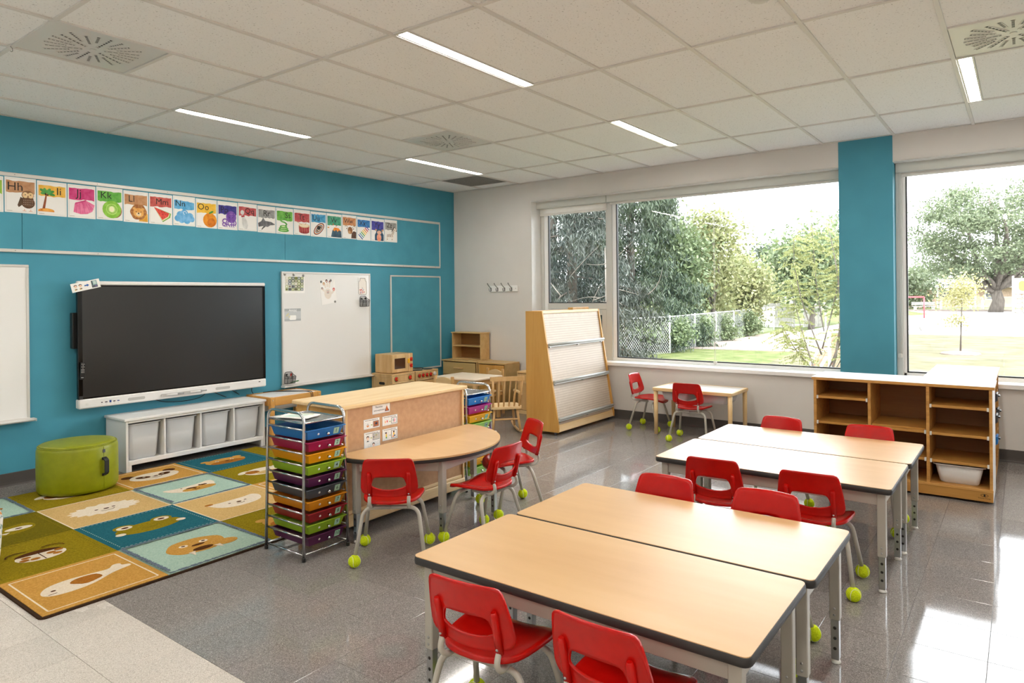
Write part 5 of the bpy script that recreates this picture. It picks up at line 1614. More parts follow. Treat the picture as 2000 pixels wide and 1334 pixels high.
    # bent steel tubes
    for s_ in (-1, 1):
        a = mp((s_ * .105, .01), -.009)
        g = G(); g.tube(fillet([a, (s_ * .105, -.168, .345), (s_ * .103, -.14, .312), (s_ * .09, -.04, .307), (s_ * .085, .02, .306)], .03, 4), .0095, 10); g.build('upright', 'tube_taupe', t)
        for f in (-1, 1):
            yy = -.085 if f < 0 else .085
            g = G(); g.tube(fillet([(0, yy, .297), (s_ * .148, yy + f * .004, .297), (s_ * .186, f * .157, .05)], .055, 6), .0108, 10); g.build('leg', 'tube_taupe', t)
    # tennis balls on the feet
    gb = G(); r = .0335
    gb.sphere((0, 0, r), r, 20, 12)
    pts = []
    for k in range(48):
        a = 2 * PI * k / 48
        p = Vector((.75 * math.cos(a) + .25 * math.cos(3 * a), .75 * math.sin(a) - .25 * math.sin(3 * a), .866 * math.sin(2 * a))).normalized()
        pts.append((p.x * r, p.y * r, r + p.z * r))
    gb.tube(pts, .0011, 5, 1, closed=True)
    f0 = None
    for k, (sx, sy) in enumerate(((-1, -1), (1, -1), (1, 1), (-1, 1))):
        if f0 is None: f0 = o = gb.build('tennis_ball', ['ball_felt', 'ball_seam'], t)
        else: o = f0.copy(); COL.objects.link(o); o.parent = t
        o.location = (sx * .188, sy * .1605, 0); o.rotation_euler = (0, 0, 1.3 * k)
    return t
ch0 = chair_proto()
def at_back(x, y, deg, off=.185):
    a = math.radians(deg)
    return (x - math.sin(a) * off, y + math.cos(a) * off, 0), a
spots = [(at_back(3.645, -4.645, 39), 'red chair with its back to us between drawer cart and half-round table'),
         (at_back(3.966, -4.0, 90), 'red chair seen from the side at the curved middle of the half-round table'),
         (at_back(3.66, -3.29, 148), 'red chair at the far end of the half-round table, next to the book display'),
         (((3.122, -.365, 0), math.radians(-87)), 'red chair at the left end of the window light table'),
         (((3.742, -.70, 0), math.radians(4)), 'red chair with its back to us in front of the window light table'),
         (at_back(5.005, -4.136, 180), 'red chair facing us, left one behind the nearest table pair'),
         (at_back(5.466, -4.122, 181), 'red chair facing us, right one behind the nearest table pair'),
         (at_back(5.051, -3.671, 5), 'red chair with its back to us, left one before the middle table pair'),
         (at_back(5.533, -3.681, 3), 'red chair with its back to us, right one before the middle table pair'),
         (at_back(5.021, -2.245, 172), 'red chair facing us, left one on the window side of the middle tables'),
         (at_back(5.567, -2.258, 181), 'red chair facing us before the open cubby shelf, window side of middle tables'),
         (at_back(4.998, -5.593, 6), 'nearest red chair, left one at the bottom edge of the picture'),
         (at_back(5.449, -5.59, -1), 'nearest red chair, right one cut by the bottom edge of the picture')]
for k, ((loc, a), lab) in enumerate(spots):
    if k == 0:
        ch0.location = loc; ch0.rotation_euler = (0, 0, a); ch0['label'] = lab
    else:
        copy_tree(ch0, loc, a, lab)
# ------------------------------------------------------------------ play kitchen along the teal wall
def knob(parent, x, y, z, r=.026, halo=None):
    M = frame_M((x, y, z), (0, 1, 0), (0, 0, 1), (1, 0, 0))
    g = G()
    if halo: g.lathe([(r * 1.25, 0), (r * 1.25, .001), (0, .0012)], 20, mi=2, M=M)
    g.lathe([(r, .001), (r, .008), (r * .8, .014), (0, .015)], 20, M=M); g.box((-r * .22, -r * .8, .014), (r * .22, r * .8, .024), .003, 0, M)
    g.lathe([(r * .3, .024), (0, .026)], 10, (r * .0, r * .0, 0), 1, M)
    g.build('knob', ['knob_red', 'knob_yellow', 'knob_halo'], parent)
plain('knob_red', 'c81d16', .35); plain('knob_yellow', 'f0b81c', .4); plain('knob_halo', '5f9a5a', .6); plain('burner', '26282b', .45)
def kitchen_unit(y0, y1, h, label, name):
    t = thing(name, label, 'toy kitchen', (.03, y0, 0))
    d, w_ = .357, y1 - y0
    # framed side with hand slot
    for y in (0, w_ - .016):
        g = G(); g.box((0, y, 0), (.03, y + .016, h - .01), .003); g.box((d - .03, y, 0), (d, y + .016, h - .01), .003); g.box((.03, y, h - .05), (d - .03, y + .016, h - .01), .003); g.box((.03, y, .04), (d - .03, y + .016, .09), .003)
        g.build('side_frame', 'toy_wood', t)
    for y in (.004, w_ - .012):
        bx('side_panel', 'toy_wood', t, ((.03, y, .09), (d - .03, y + .008, h - .05)))
    g = G(); g.prism(rrect(.10, .032, .016, 5, d * .5, h - .12), -.0015, .0, 0, frame_M((0, .0028, 0), (1, 0, 0), (0, 0, 1), (0, -1, 0))); g.build('hand_slot', 'dark_hole', t)
    bx('bottom_board', 'toy_wood', t, ((.01, .016, .04), (d - .005, w_ - .016, .055)))
    bx('back_panel', 'toy_wood', t, ((.0, .016, .05), (.008, w_ - .016, h - .01)))
    bx('control_panel', 'toy_wood', t, ((d - .022, .016, h - .105), (d - .004, w_ - .016, h - .022)))
    for z in (h - .02, h - .115):
        g = G(); g.tube([(d - .008, .012, z), (d - .008, w_ - .012, z)], .009, 10); g.build('trim_bar', 'birch', t)
    dr = bx('door', 'toy_wood', t, ((d - .022, .022, .07), (d - .004, w_ - .022, h - .13)))
    g = G(); g.tube([(d + .012, w_ * .3, h - .17), (d + .012, w_ * .7, h - .17)], .007, 8); g.box((d - .006, w_ * .3, h - .176), (d + .012, w_ * .3 + .012, h - .164)); g.box((d - .006, w_ * .7 - .012, h - .176), (d + .012, w_ * .7, h - .164)); g.build('door_handle', 'birch', dr)
    g = G()
    for z in (h - .03, h - .1): g.lathe([(.006, 0), (.005, .001), (0, .0015)], 10, M=frame_M((d - .016, -.0005, z), (1, 0, 0), (0, 0, 1), (0, -1, 0)))
    g.build('screw_caps', 'chrome_dull', t)
    return t, d, w_
t, d, w_ = kitchen_unit(-1.56, -1.18, .535, 'toy wooden washer cupboard with two red dials under the toy microwave', 'toy_washer')
bx('top_board', 'toy_wood', t, ((.0, .0, .515), (d, w_, .53)), bev=.003)
knob(t, d - .004, .072, .47, .027, True); knob(t, d - .004, .30, .47, .027, True)
t, d, w_ = kitchen_unit(-1.165, -.763, .535, 'toy wooden stove with black burners and four red knobs', 'toy_stove')
bx('hob_board', 'toy_wood', t, ((.0, .0, .515), (d, w_, .53)), bev=.003)
for (x, y) in ((.1, .1), (.1, .3), (.27, .11), (.27, .29)):
    g = G(); g.lathe([(.068, 0), (.068, .005), (.062, .007), (0, .007)], 26, (x, y, .5301)); g.build('burner', 'burner', t)
for y in (.065, .132, .2, .266): knob(t, d - .004, y, .472, .024, True)
g = G(); g.lathe([(.024, 0), (.024, .012), (.019, .016), (0, .016)], 20, M=frame_M((d - .004, .335, .476), (0, 1, 0), (0, 0, 1), (1, 0, 0))); g.build('timer', 'glide_white', t)
t = thing('toy_microwave', 'toy wooden microwave with a dark window and yellow handle on the washer', 'toy microwave', (.055, -1.522, .536))
d, w_, h = .288, .352, .222
bx('body', 'toy_wood', t, ((0, 0, 0), (d - .012, .01, h)), ((0, w_ - .01, 0), (d - .012, w_, h)), ((0, .01, 0), (d - .012, w_ - .01, .01)), ((0, .01, h - .01), (d - .012, w_ - .01, h)), ((0, .01, .01), (.008, w_ - .01, h - .01)), bev=.002)
bx('control_panel', 'toy_wood', t, ((d - .012, w_ - .075, 0.0), (d, w_, h)), bev=.002)
dr = G(); dr.box((d - .014, .008, .006), (d + .004, .045, h - .006), .002); dr.box((d - .014, .226, .006), (d + .004, .27, h - .006), .002); dr.box((d - .014, .045, .006), (d + .004, .226, .045), .002); dr.box((d - .014, .045, h - .05), (d + .004, .226, h - .006), .002)
dr = dr.build('door', 'toy_wood', t)
plain('smoke_pane', '4a2c1c', .12)
bx('door_window', 'smoke_pane', dr, ((d - .009, .045, .045), (d - .005, .226, h - .05)), bev=0)
bx('door_handle', 'knob_yellow', dr, ((d + .004, .255, .105), (d + .024, .285, .16)), bev=.004)
knob(t, d, w_ - .03, .15, .024); knob(t, d, w_ - .03, .072, .024)
bx('foot_strip', 'dark_hole', t, ((.02, .02, -.004), (d - .03, w_ - .02, .0)))

# ------------------------------------------------------------------ dresser, hutch, small cupboard in the corner
t = thing('toy_dresser', 'low wooden dresser with drawers in the room corner', 'dresser', (.072, -.338, 0))
w_, d, h = .60, .318, .60
bx('top_board', 'tan_wood', t, ((-.01, -.012, h - .018), (w_ + .008, d, h)), bev=.004)
for x in (0, w_ - .016): bx('side_panel', 'tan_wood', t, ((x, 0.004, 0), (x + .016, d, h - .018)))
bx('back_panel', 'cubby_back', t, ((.016, d - .008, .04), (w_ - .016, d, h - .018)))
wood('dresser_front', 'cfb37c', 'bd9f66', 'X', 5)
for k, (z0, z1) in enumerate(((.405, .57), (.225, .395), (.05, .215))):
    dr = bx('drawer', 'dresser_front', t, ((.02, -.012, z0), (w_ - .02, .004, z1)), bev=.006)
    g = G(); zc = (z0 + z1) / 2 + .01
    g.tube(fillet([(.22, -.01, zc), (.225, -.035, zc), (.36, -.035, zc), (.365, -.01, zc)], .015, 3), .009, 8); g.build('drawer_handle', 'maple', dr)
bx('plinth', 'tan_wood', t, ((.016, .01, 0), (w_ - .016, .03, .045)))
t = thing('toy_hutch', 'two-shelf open wooden hutch standing on the corner dresser', 'hutch', (.13, -.212, .6005))
w_, d, h = .51, .18, .365
bx('top_board', 'tan_wood', t, ((-.012, -.01, h - .014), (w_ + .012, d, h)), bev=.003)
for x in (0, w_ - .016): bx('side_panel', 'tan_wood', t, ((x, 0, 0), (x + .016, d, h - .014)), bev=.002)
bx('back_panel', 'cubby_back', t, ((.016, d - .008, 0), (w_ - .016, d, h - .014)))
bx('shelf_board', 'tan_wood', t, ((.016, .004, .172), (w_ - .016, d - .008, .188)), bev=.002)
bx('bottom_board', 'tan_wood', t, ((.016, .004, 0), (w_ - .016, d - .008, .012)), bev=.002)
t = thing('toy_cupboard', 'plain wooden cupboard right of the corner dresser', 'cupboard', (.69, -.33, 0))
w_, d, h = .445, .305, .595
bx('top_board', 'tan_wood', t, ((0, -.012, h - .02), (w_, d, h)), bev=.004)
for x in (0, w_ - .016): bx('side_panel', 'dresser_front', t, ((x, 0.0, 0), (x + .016, d, h - .02)), bev=.002)
bx('back_panel', 'cubby_back', t, ((.016, d - .008, .02), (w_ - .016, d, h - .02)))
bx('door', 'maple_side', t, ((.02, -.010, .05), (w_ - .02, .004, h - .03)), bev=.004)
bx('plinth', 'tan_wood', t, ((.016, .01, 0), (w_ - .016, .03, .045)))
# sink unit behind the book display
t = thing('toy_sink', 'toy wooden sink cupboard with red taps behind the book display', 'toy kitchen', (1.365, -.40, 0))
w_, d, h = .44, .37, .52
bx('top_board', 'toy_wood', t, ((0, 0, h - .025), (w_, d, h)), bev=.006)
for x in (0, w_ - .016): bx('side_panel', 'toy_wood', t, ((x, 0.01, 0), (x + .016, d, h - .025)))
bx('front_board', 'toy_wood', t, ((.016, .004, h - .13), (w_ - .016, .02, h - .03)))
for k in range(2):
    dr = bx('door', 'toy_wood', t, ((.02 + k * .205, .0, .05), (.215 + k * .205, .016, h - .145)))
    g = G(); g.sphere((.19 + k * .05, -.012, .30), .014, 10, 8); g.build('door_knob', 'knob_red', dr)
bx('rail', 'birch_x', t, ((.016, -.006, h - .145), (w_ - .016, .012, h - .13)), ((.016, -.004, .0), (w_ - .016, .012, .045)))
for x in (.15, .27):
    g = G(); g.lathe([(.02, 0), (.02, .02), (.012, .03), (0, .03)], 16, (x, .28, h)); g.build('tap_knob', 'knob_red', t)
g = G(); g.tube(fillet([(.21, .3, h), (.21, .3, h + .08), (.21, .2, h + .08), (.21, .2, h + .05)], .03), .009, 8); g.build('spout', 'birch', t)

# ------------------------------------------------------------------ toddler table and chairs, rocking chair
t = thing('toddler_table', 'small wooden toddler table with a pale top in the play corner', 'table', (.74, -1.215, 0))
w_, d, h = .64, .51, .50
bx('table_top', 'cream_laminate', t, ((0, 0, h - .022), (w_, d, h)), bev=.004)
for s_ in (0, 1):
    bx('apron', 'toy_wood', t, ((.04, .03 + s_ * (d - .076), h - .085), (w_ - .04, .046 + s_ * (d - .076), h - .022)))
    bx('apron', 'toy_wood', t, ((.03 + s_ * (w_ - .076), .046, h - .085), (.046 + s_ * (w_ - .076), d - .046, h - .022)))
    for q in (0, 1): bx('leg', 'toy_wood', t, ((.02 + s_ * (w_ - .08), .02 + q * (d - .08), 0), (.06 + s_ * (w_ - .08), .06 + q * (d - .08), h - .022)), bev=.004)
def toddler_chair(loc, rotz, label):
    t = thing('toddler_chair', label, 'chair', loc, rotz, 'small wooden toddler chairs')
    for s_ in (-1, 1):
        bx('rear_leg', 'beech', t, ((s_ * .13 - .016, -.15, 0), (s_ * .13 + .016, -.12, .545)), bev=.004)
        bx('front_leg', 'beech', t, ((s_ * .13 - .016, .11, 0), (s_ * .13 + .016, .14, .27)), bev=.004)
        bx('side_rail', 'beech', t, ((s_ * .13 - .008, -.12, .23), (s_ * .13 + .008, .11, .262)))
    bx('seat', 'birch_x', t, ((-.145, -.118, .27), (.145, .15, .284)), bev=.004)
    g = G(); pts = [(-.114, .43)] + [(-.114 + .228 * k / 12, .505 + .03 * math.sin(PI * k / 12)) for k in range(13)] + [(.114, .43)]
    g.prism(pts, -.143, -.127, 0, frame_M((0, 0, 0), (1, 0, 0), (0, 0, 1), (0, 1, 0))); g.build('back_board', 'birch_x', t)
    bx('back_rail', 'beech', t, ((-.114, -.143, .35), (.114, -.127, .385)), bev=.003)
    bx('front_rail', 'beech', t, ((-.114, .118, .22), (.114, .132, .26)))
    g = G()
    for s_ in (-1, 1):
        for z in (.47, .37): g.lathe([(.004, 0), (0, .001)], 8, M=frame_M((s_ * .13 + .0161, -.135, z), (0, 1, 0), (0, 0, 1), (1, 0, 0)))
    g.build('screw_heads', 'dark_hole', t)
toddler_chair((1.075, -.615, 0), PI - .1, 'small beech chair facing us on the wall side of the toddler table')
toddler_chair((1.095, -1.295, 0), 0.0, 'small beech chair with its back to us at the toddler table')
t = thing('rocking_chair', 'child size wooden rocking chair with spindle back in the play corner', 'rocking chair', (1.915, -1.385, 0), math.radians(50))
g = G(); pts = rrect(.34, .31, .06, 6); g.prism(pts, .262, .286); g.build('seat', 'birch_x', t)
for s_ in (-1, 1):
    g = G(); g.tube([(s_ * .15, .27, .028 + .028), (s_ * .15, .15, .028), (s_ * .15, .0, .014), (s_ * .15, -.15, .024), (s_ * .15, -.27, .052)], .013, 8); rk = g.build('runner', 'beech', t)
    g = G(); g.sphere((s_ * .15, -.275, .054), .017, 10, 8); g.build('runner_cap', 'glide_white', rk)
    for y in (-.11, .11):
        g = G(); g.tube([(s_ * .12, y * .9, .265), (s_ * .15, y * 1.25, .02)], [.014, .012], 10); g.build('leg', 'beech', t)
    g = G(); g.tube([(s_ * .14, .12, .28), (s_ * .155, .12, .41)], .011, 8); g.build('arm_post', 'beech', t)
    g = G(); g.tube([(s_ * .155, .15, .415), (s_ * .16, .0, .42), (s_ * .155, -.17, .42)], [.017, .014, .012], 10); g.build('arm', 'birch', t)
for z in (.11, .15):
    g = G(); g.tube([(-.14, -.12 if z > .12 else .12, z), (.14, -.12 if z > .12 else .12, z)], .008, 8); g.build('stretcher', 'beech', t)
for k in range(6):
    x = -.14 + .056 * k
    g = G(); g.tube([(x, -.125, .28), (x * 1.12, -.2, .575)], [.0085 if 0 < k < 5 else .012] * 2, 8); g.build('spindle', 'beech', t)
g = G()
pp = [(-.185 + .37 * k / 10, -.205 - .02 * (1 - ((k - 5) / 5) ** 2)) for k in range(11)]
g.prism(pp + [(a, b + .02) for a, b in pp[::-1]], .565, .61); g.build('top_rail', 'beech', t)

# ------------------------------------------------------------------ book display
t = thing('book_display', 'tall maple book display with sloping pegboard and three grey rails', 'book display', (0, 0, 0))
y0, y1 = -1.275, -.075
xb, xt0, xt1, xbf = 2.135, 2.155, 2.345, 2.535
zb, zt = .035, 1.285
def slope_x(z): return xbf + (xt1 - xbf) * (z - zb) / (zt - zb)
for y in (y0, y1 - .02):
    g = G(); g.prism([(xb, zb), (xbf, zb), (xbf + .002, zb + .05), (xt1, zt), (xb, zt)], y, y + .02, 0, frame_M((0, 0, 0), (1, 0, 0), (0, 0, 1), (0, 1, 0))); g.build('side_panel', 'maple_side', t)
u = Vector((0, 1, 0)); vv = Vector((xt1 - xbf, 0, zt - zb)).normalized(); nn = u.cross(vv)
Lf = math.hypot(xt1 - xbf, zt - zb)
MF = frame_M((xbf - .014, y0 + .02, zb), u, vv, nn)
Wd = y1 - y0 - .04
g = G(); g.box((0, .07, -.004), (Wd, Lf - .02, .0), 0, 0, MF); g.build('pegboard', 'pegboard', t)
g = G()
r = .0038
for i in range(46):
    for j in range(int((Lf - .14) / .0254)):
        cx, cy = .008 + .0254 * i, .095 + .0254 * j
        g.add([(cx + r * math.cos(PI / 3 * k), cy + r * math.sin(PI / 3 * k), .0003) for k in range(6)], [tuple(range(6))], 0, False, MF)
plain('peg_hole', '6b4a30', .8)
tag(g.build('peg_holes', 'peg_hole', t), kind='stuff')
g = G(); g.box((-.002, .0, -.02), (Wd + .002, .075, .012), .003, 0, MF); g.build('bottom_rail', 'maple_top', t)
g = G(); g.box((-.002, Lf - .03, -.02), (Wd + .002, Lf, .01), .003, 0, MF); g.build('top_rail', 'maple_top', t)
bx('back_board', 'maple_side', t, ((xb, y0 + .02, zb + .02), (xb + .012, y1 - .02, zt - .0)))
bx('top_cap', 'maple_side', t, ((xb, y1 - .36, zt - .02), (xb + .07, y1 - .001, zt + .022)))
for z in (.93, .545, .165):
    q = (z - zb) / (zt - zb) * Lf
    g = G(); g.tube([(.004, q, .03), (Wd - .004, q, .03)], .014, 12, 0, MF); g.box((.004, q - .026, .002), (Wd - .004, q - .016, .034), .002, 0, MF)
    rl = g.build('book_rail', 'grey_rail', t)
    for yy in (.02, Wd * .5, Wd - .06):
        g = G(); g.box((yy, q - .034, 0), (yy + .012, q - .024, .03), .001, 0, MF); g.build('bracket', 'chrome_dull', rl)
for (x, y) in ((xb + .05, y0 + .05), (xbf - .05, y0 + .03), (xb + .05, y1 - .05), (xbf - .05, y1 - .05)):
    g = G(); g.lathe([(.015, -.008), (.0175, -.005), (.0175, .005), (.015, .008)], 14, M=frame_M((x, y, .0175), (0, 0, 1), (1, 0, 0), (0, 1, 0))); g.box((x - .009, y - .009, .024), (x + .009, y + .009, .036)); g.build('caster', 'caster', t)

# hooks on the window wall
t = thing('coat_rack', 'small white board with four metal hooks on the grey wall', 'coat rack', (.635, 0, 1.5))
g = G(); g.box((0, -.016, 0), (.47, 0, .085), .006); g.build('board', 'white_paint', t)
for k in range(4):
    x = .03 + .115 * k
    g = G(); g.tube(fillet([(x, -.016, .03), (x + .004, -.03, .01), (x + .004, -.06, .015), (x + .004, -.062, .04)], .02, 4), .0045, 8); g.tube(fillet([(x, -.018, .03), (x, -.03, .06), (x - .012, -.055, .085), (x - .02, -.068, .11)], .02, 4), .0045, 8); g.sphere((x - .02, -.068, .112), .0075, 8, 6); g.sphere((x + .004, -.062, .042), .0065, 8, 6)
    g.box((x - .009, -.02, .012), (x + .009, -.015, .058), .002); g.build('hook', 'hook_metal', t)
g = G(); g.sphere((.44, -.016, .045), .005, 8, 6); g.build('screw_head', 'hook_metal', t)

# ------------------------------------------------------------------ window light table with tubs
t = thing('light_table', 'low pine table with a white top under the left window', 'table', (3.272, -.612, 0))
w_, d, h = .828, .50, .482
for nm, a, b in (('edge_rail', (0, 0, h - .034), (w_, .025, h)), ('edge_rail', (0, d - .025, h - .034), (w_, d, h)), ('edge_rail', (0, .025, h - .034), (.025, d - .025, h)), ('edge_rail', (w_ - .025, .025, h - .034), (w_, d - .025, h)), ('centre_rail', (w_ / 2 - .012, .025, h - .034), (w_ / 2 + .012, d - .025, h - .012))):
    bx(nm, 'birch_x', t, (a, b), bev=.004)
for k in range(2):
    x = .025 + k * (w_ / 2 - .0125)
    bx('lid', 'white_laminate', t, ((x + .001, .026, h - .012), (x + w_ / 2 - .0385 + .024, d - .026, h - .002)), bev=.001)
for x in (.025, w_ - .025):
    for y in (.03, d - .03):
        g = G(); g.tube([(x, y, 0), (x, y, h - .033)], [.020, .0225], 14); g.build('leg', 'birch', t)
for k in range(2):
    tub('storage_tub', (3.272 + .21 + k * .40, -.612 + .25, .352), 0, .30, .26, .36, .32, .092, 'bin_clear', ('left' if k == 0 else 'right') + ' translucent tub hung under the window light table', 'tubs under the light table', rimw=.012)

# ------------------------------------------------------------------ open cubby unit
t = thing('cubby_shelf', 'open plywood cubby unit with white top and divided shelves', 'cubby', (5.06, -1.53, 0))
L, D, h = 1.135, .44, .80
z0 = .052
bx('top_board', 'ply_edge', t, ((-.012, -.008, h - .022), (L + .012, D, h - .0015)), bev=.001)
g = G(); g.box((-.012, -.0082, h - .0015), (L + .012, D, h)); g.build('top_laminate', 'white_laminate', t)
bx('base_board', 'cubby_wood', t, ((0, .0, .016), (L, D, .082)), bev=.002)
bx('bottom_shelf', 'ply_edge', t, ((0, -.004, .082), (L, D - .01, .10)), bev=.001)
bx('back_panel', 'cubby_back', t, ((.01, D - .01, .09), (L - .01, D, h - .022)))
bx('side_panel', 'ply_edge', t, ((0, 0, .10), (.02, D - .01, h - .022)), bev=.001)
bx('side_panel', 'ply_edge', t, ((L - .02, 0, .10), (L - .002, D - .01, h - .022)), bev=.001)
g = G(); g.box((L - .002, .001, .018), (L + .001, D, h - .022)); g.build('side_laminate', 'white_laminate', t)
dv = [.376, .748]
for x in dv:
    bx('divider', 'ply_edge', t, ((x, .0, .10), (x + .02, D - .01, h - .022)), bev=.001)
def shelf_b(x0, x1, z):
    o = bx('shelf_board', 'cubby_wood', t, ((x0 + .002, .004, z - .018), (x1 - .002, D - .012, z)), bev=.001)
    for x in (x0 + .001, x1 - .013):
        bx('shelf_clip', 'glide_white', o, ((x, -.003, z - .022), (x + .012, .01, z + .004)), bev=.001)
for z in (.656, .462, .27): shelf_b(.02, dv[0], z)
for z in (.462, .27): shelf_b(dv[0] + .02, dv[1], z)
for z in (.652, .458, .266): shelf_b(dv[1] + .02, L - .02, z)
bx('loose_board', 'cubby_wood', t, ((dv[0] + .024, .015, .463), (dv[1] - .004, D - .03, .477)), bev=.001)
P = Print(frame_M((L - .085, -.0002, .045), (1, 0, 0), (0, 0, 1), (0, -1, 0)), .0001)
P.arc(.035, .014, .021, .008, 0, 2 * PI, .0025, pm('241c14'), 18); P.rect(.030, .007, .04, .021, pm('241c14')); P.text('Scentia Design', .035, -.005, .0125, pm('3a2c1c'), .004); P.build('maker_mark', t)
for x in (.06, L - .06):
    for y in (.05, D - .06):
        g = G(); g.lathe([(.018, -.01), (.021, -.006), (.021, .006), (.018, .01)], 16, M=frame_M((x, y, .0215), (0, 0, 1), (0, 1, 0), (1, 0, 0))); g.build('caster', 'caster', t)
tub('cubby_tub', (5.06 + .937, -1.53 + .185, .1005), 0, .285, .235, .30, .25, .135, 'bin_white', 'white plastic tub in the lower right cubby', rimw=.014)
t = thing('cubby_shelf', 'second cubby unit at right angles behind the first, white top at the window', 'cubby', (5.755, -1.08, 0))
W_, L2 = .435, 1.035
bx('top_board', 'ply_edge', t, ((-.008, 0.002, h - .022), (W_ + .01, L2, h - .0015)), bev=.001)
g = G(); g.box((-.008, .002, h - .0015), (W_ + .01, L2, h)); g.build('top_laminate', 'white_laminate', t)
bx('base_board', 'cubby_wood', t, ((0, .002, .016), (W_, L2, .10)), bev=.002)
bx('back_panel', 'cubby_back', t, ((0, .01, .1), (.01, L2 - .01, h - .022)))
for y in (.002, L2 * .34, L2 * .67, L2 - .02):
    bx('side_panel', 'ply_edge', t, ((.01, y, .10), (W_, y + .018, h - .022)), bev=.001)
for z in (.62, .46, .30):
    for k in range(3):
        ya, yb = (.02, L2 * .34, L2 * .67)[k] + .018 * (k > 0), (L2 * .34, L2 * .67, L2 - .02)[k]
        bx('shelf_board', 'cubby_wood', t, ((.01, ya, z - .016), (W_ - .004, yb, z)), bev=.001)
for k, (y, z, c) in enumerate(((.12, .622, 'slate'), (.12, .462, 'slate'), (.12, .302, 'sky'), (.45, .462, 'slate'))):
    tt = thing('small_tray', ('dark grey tray on the top shelf of the cubby by the window', 'dark grey tray sticking out of the middle shelf of the window cubby', 'blue tray in the lower shelf of the window cubby', 'dark tray deep in the middle shelf of the window cubby')[k], 'tray', (5.755 + .23, -1.08 + y + .1, z), 0)
    g = G(); g.box((-.18, -.08, 0), (.215, .08, .006), .002); g.box((-.18, -.08, .006), (.215, -.074, .05)); g.box((-.18, .074, .006), (.215, .08, .05)); g.box((.209, -.074, .006), (.222, .074, .06), .002); g.box((-.18, -.074, .006), (-.174, .074, .05))
    g.build('body', 'drawer_' + c, tt)
    g = G(); g.box((.222, -.03, .035), (.236, .03, .045), .003); g.build('pull', 'black_plastic', tt)
for x in (.05, W_ - .05):
    for y in (.06, L2 - .06):
        g = G(); g.lathe([(.018, -.01), (.021, -.006), (.021, .006), (.018, .01)], 16, M=frame_M((x, y, .0215), (0, 0, 1), (0, 1, 0), (1, 0, 0))); g.build('caster', 'caster', t)
# ------------------------------------------------------------------ school yard outside
GZ = -0.5
def flat(name, poly, z0, z1, mat, label, cat):
    g = G(); g.prism(poly, z0, z1); return tag(g.build(name, mat), label, cat, kind='structure')
flat('lawn', [(-60, .32), (60, .32), (60, 140), (-60, 140)], GZ - .3, GZ, 'lawn_green', 'green lawn outside the windows', 'lawn')
flat('dry_lawn', [(1.2, 6), (30, 6), (40, 28.6), (6.5, 28.6), (2.2, 27.9), (-.5, 27.0)], GZ, GZ + .012, 'lawn_dry', 'dry yellowish lawn outside the right window', 'lawn')
flat('sand_area', [(-3.4, 16.0), (.5, 16.4), (1.3, 16.8), (-1.0, 26.9), (-3.6, 31.4)], GZ, GZ + .02, 'sand', 'pale sand play area beyond the lawn', 'ground')
flat('paved_yard', [(-2.5, 28.2), (6.5, 28.9), (45, 29.5), (50, 72), (-3.2, 70.8)], GZ, GZ + .016, 'asphalt', 'sunlit pale paved yard in front of the far building', 'ground')
flat('path', [(-60, 34), (-4.6, 33), (-4.4, 37), (-60, 46)], GZ, GZ + .02, 'asphalt', 'pale path beyond the chain-link fence', 'ground')
g = G(); n = 24
vs = [(-13 + 13 * math.cos(2 * PI * k / n) * r, 60 + 11 * math.sin(2 * PI * k / n) * r, GZ + (1 - r) * 2.0 * (1.3 - .3 * r)) for r in (1, .8, .6, .4, .2) for k in range(n)]
g.add(vs, [(i * n + k, i * n + (k + 1) % n, (i + 1) * n + (k + 1) % n, (i + 1) * n + k) for i in range(4) for k in range(n)] + [tuple(4 * n + k for k in range(n))], 0, True)
tag(g.build('grass_mound', 'lawn_green'), 'low grassy mound beyond the path', 'mound', kind='structure')
g = G(); g.box((-3.4, 70.9, GZ), (50, 71.4, GZ + .18)); tag(g.build('kerb', 'sand'), 'grey kerb along the far edge of the paved yard', 'kerb', kind='structure')

RNG = np.random.default_rng(3)
def leaf_quads(centers, sizes, aspect=0.55, hang=0.0):
    """one quad per leaf, random turn; hang>0 lets them droop"""
    n = len(centers)
    a = RNG.normal(size=(n, 3)); a[:, 2] = a[:, 2] * (1 - hang) - hang * 2.2
    a /= np.linalg.norm(a, axis=1)[:, None]
    b = np.cross(a, RNG.normal(size=(n, 3))); b /= np.linalg.norm(b, axis=1)[:, None] + 1e-9
    L, W_ = sizes[:, None] / 2, sizes[:, None] / 2 * aspect
    tip = centers + a * L; tail = centers - a * L
    V = np.stack([tail, centers + b * W_ - a * L * .1, tip, centers - b * W_ - a * L * .1], 1).reshape(-1, 3)
    return V
def foliage(name, V, mat, parent):
    n = len(V) // 4
    me = bpy.data.meshes.new(name)
    me.vertices.add(len(V)); me.vertices.foreach_set('co', V.astype(np.float32).ravel())
    me.loops.add(n * 4); me.loops.foreach_set('vertex_index', np.arange(n * 4, dtype=np.int32))
    me.polygons.add(n); me.polygons.foreach_set('loop_start', np.arange(0, n * 4, 4, dtype=np.int32))
    me.update(calc_edges=True)
    me.materials.append(MATS[mat])
    return tag(link(name, me, parent), kind='stuff')
def limb(g, a, b, r0, r1, n=6, bend=.15, seg=5):
    a, b = Vector(a), Vector(b); L = (b - a).length
    off = Vector(RNG.normal(size=3)) * L * bend * .4
    pts = [a.lerp(b, k / seg) + off * math.sin(PI * k / seg) for k in range(seg + 1)]
    g.tube(pts, [r0 + (r1 - r0) * k / seg for k in range(seg + 1)], n)
    return pts
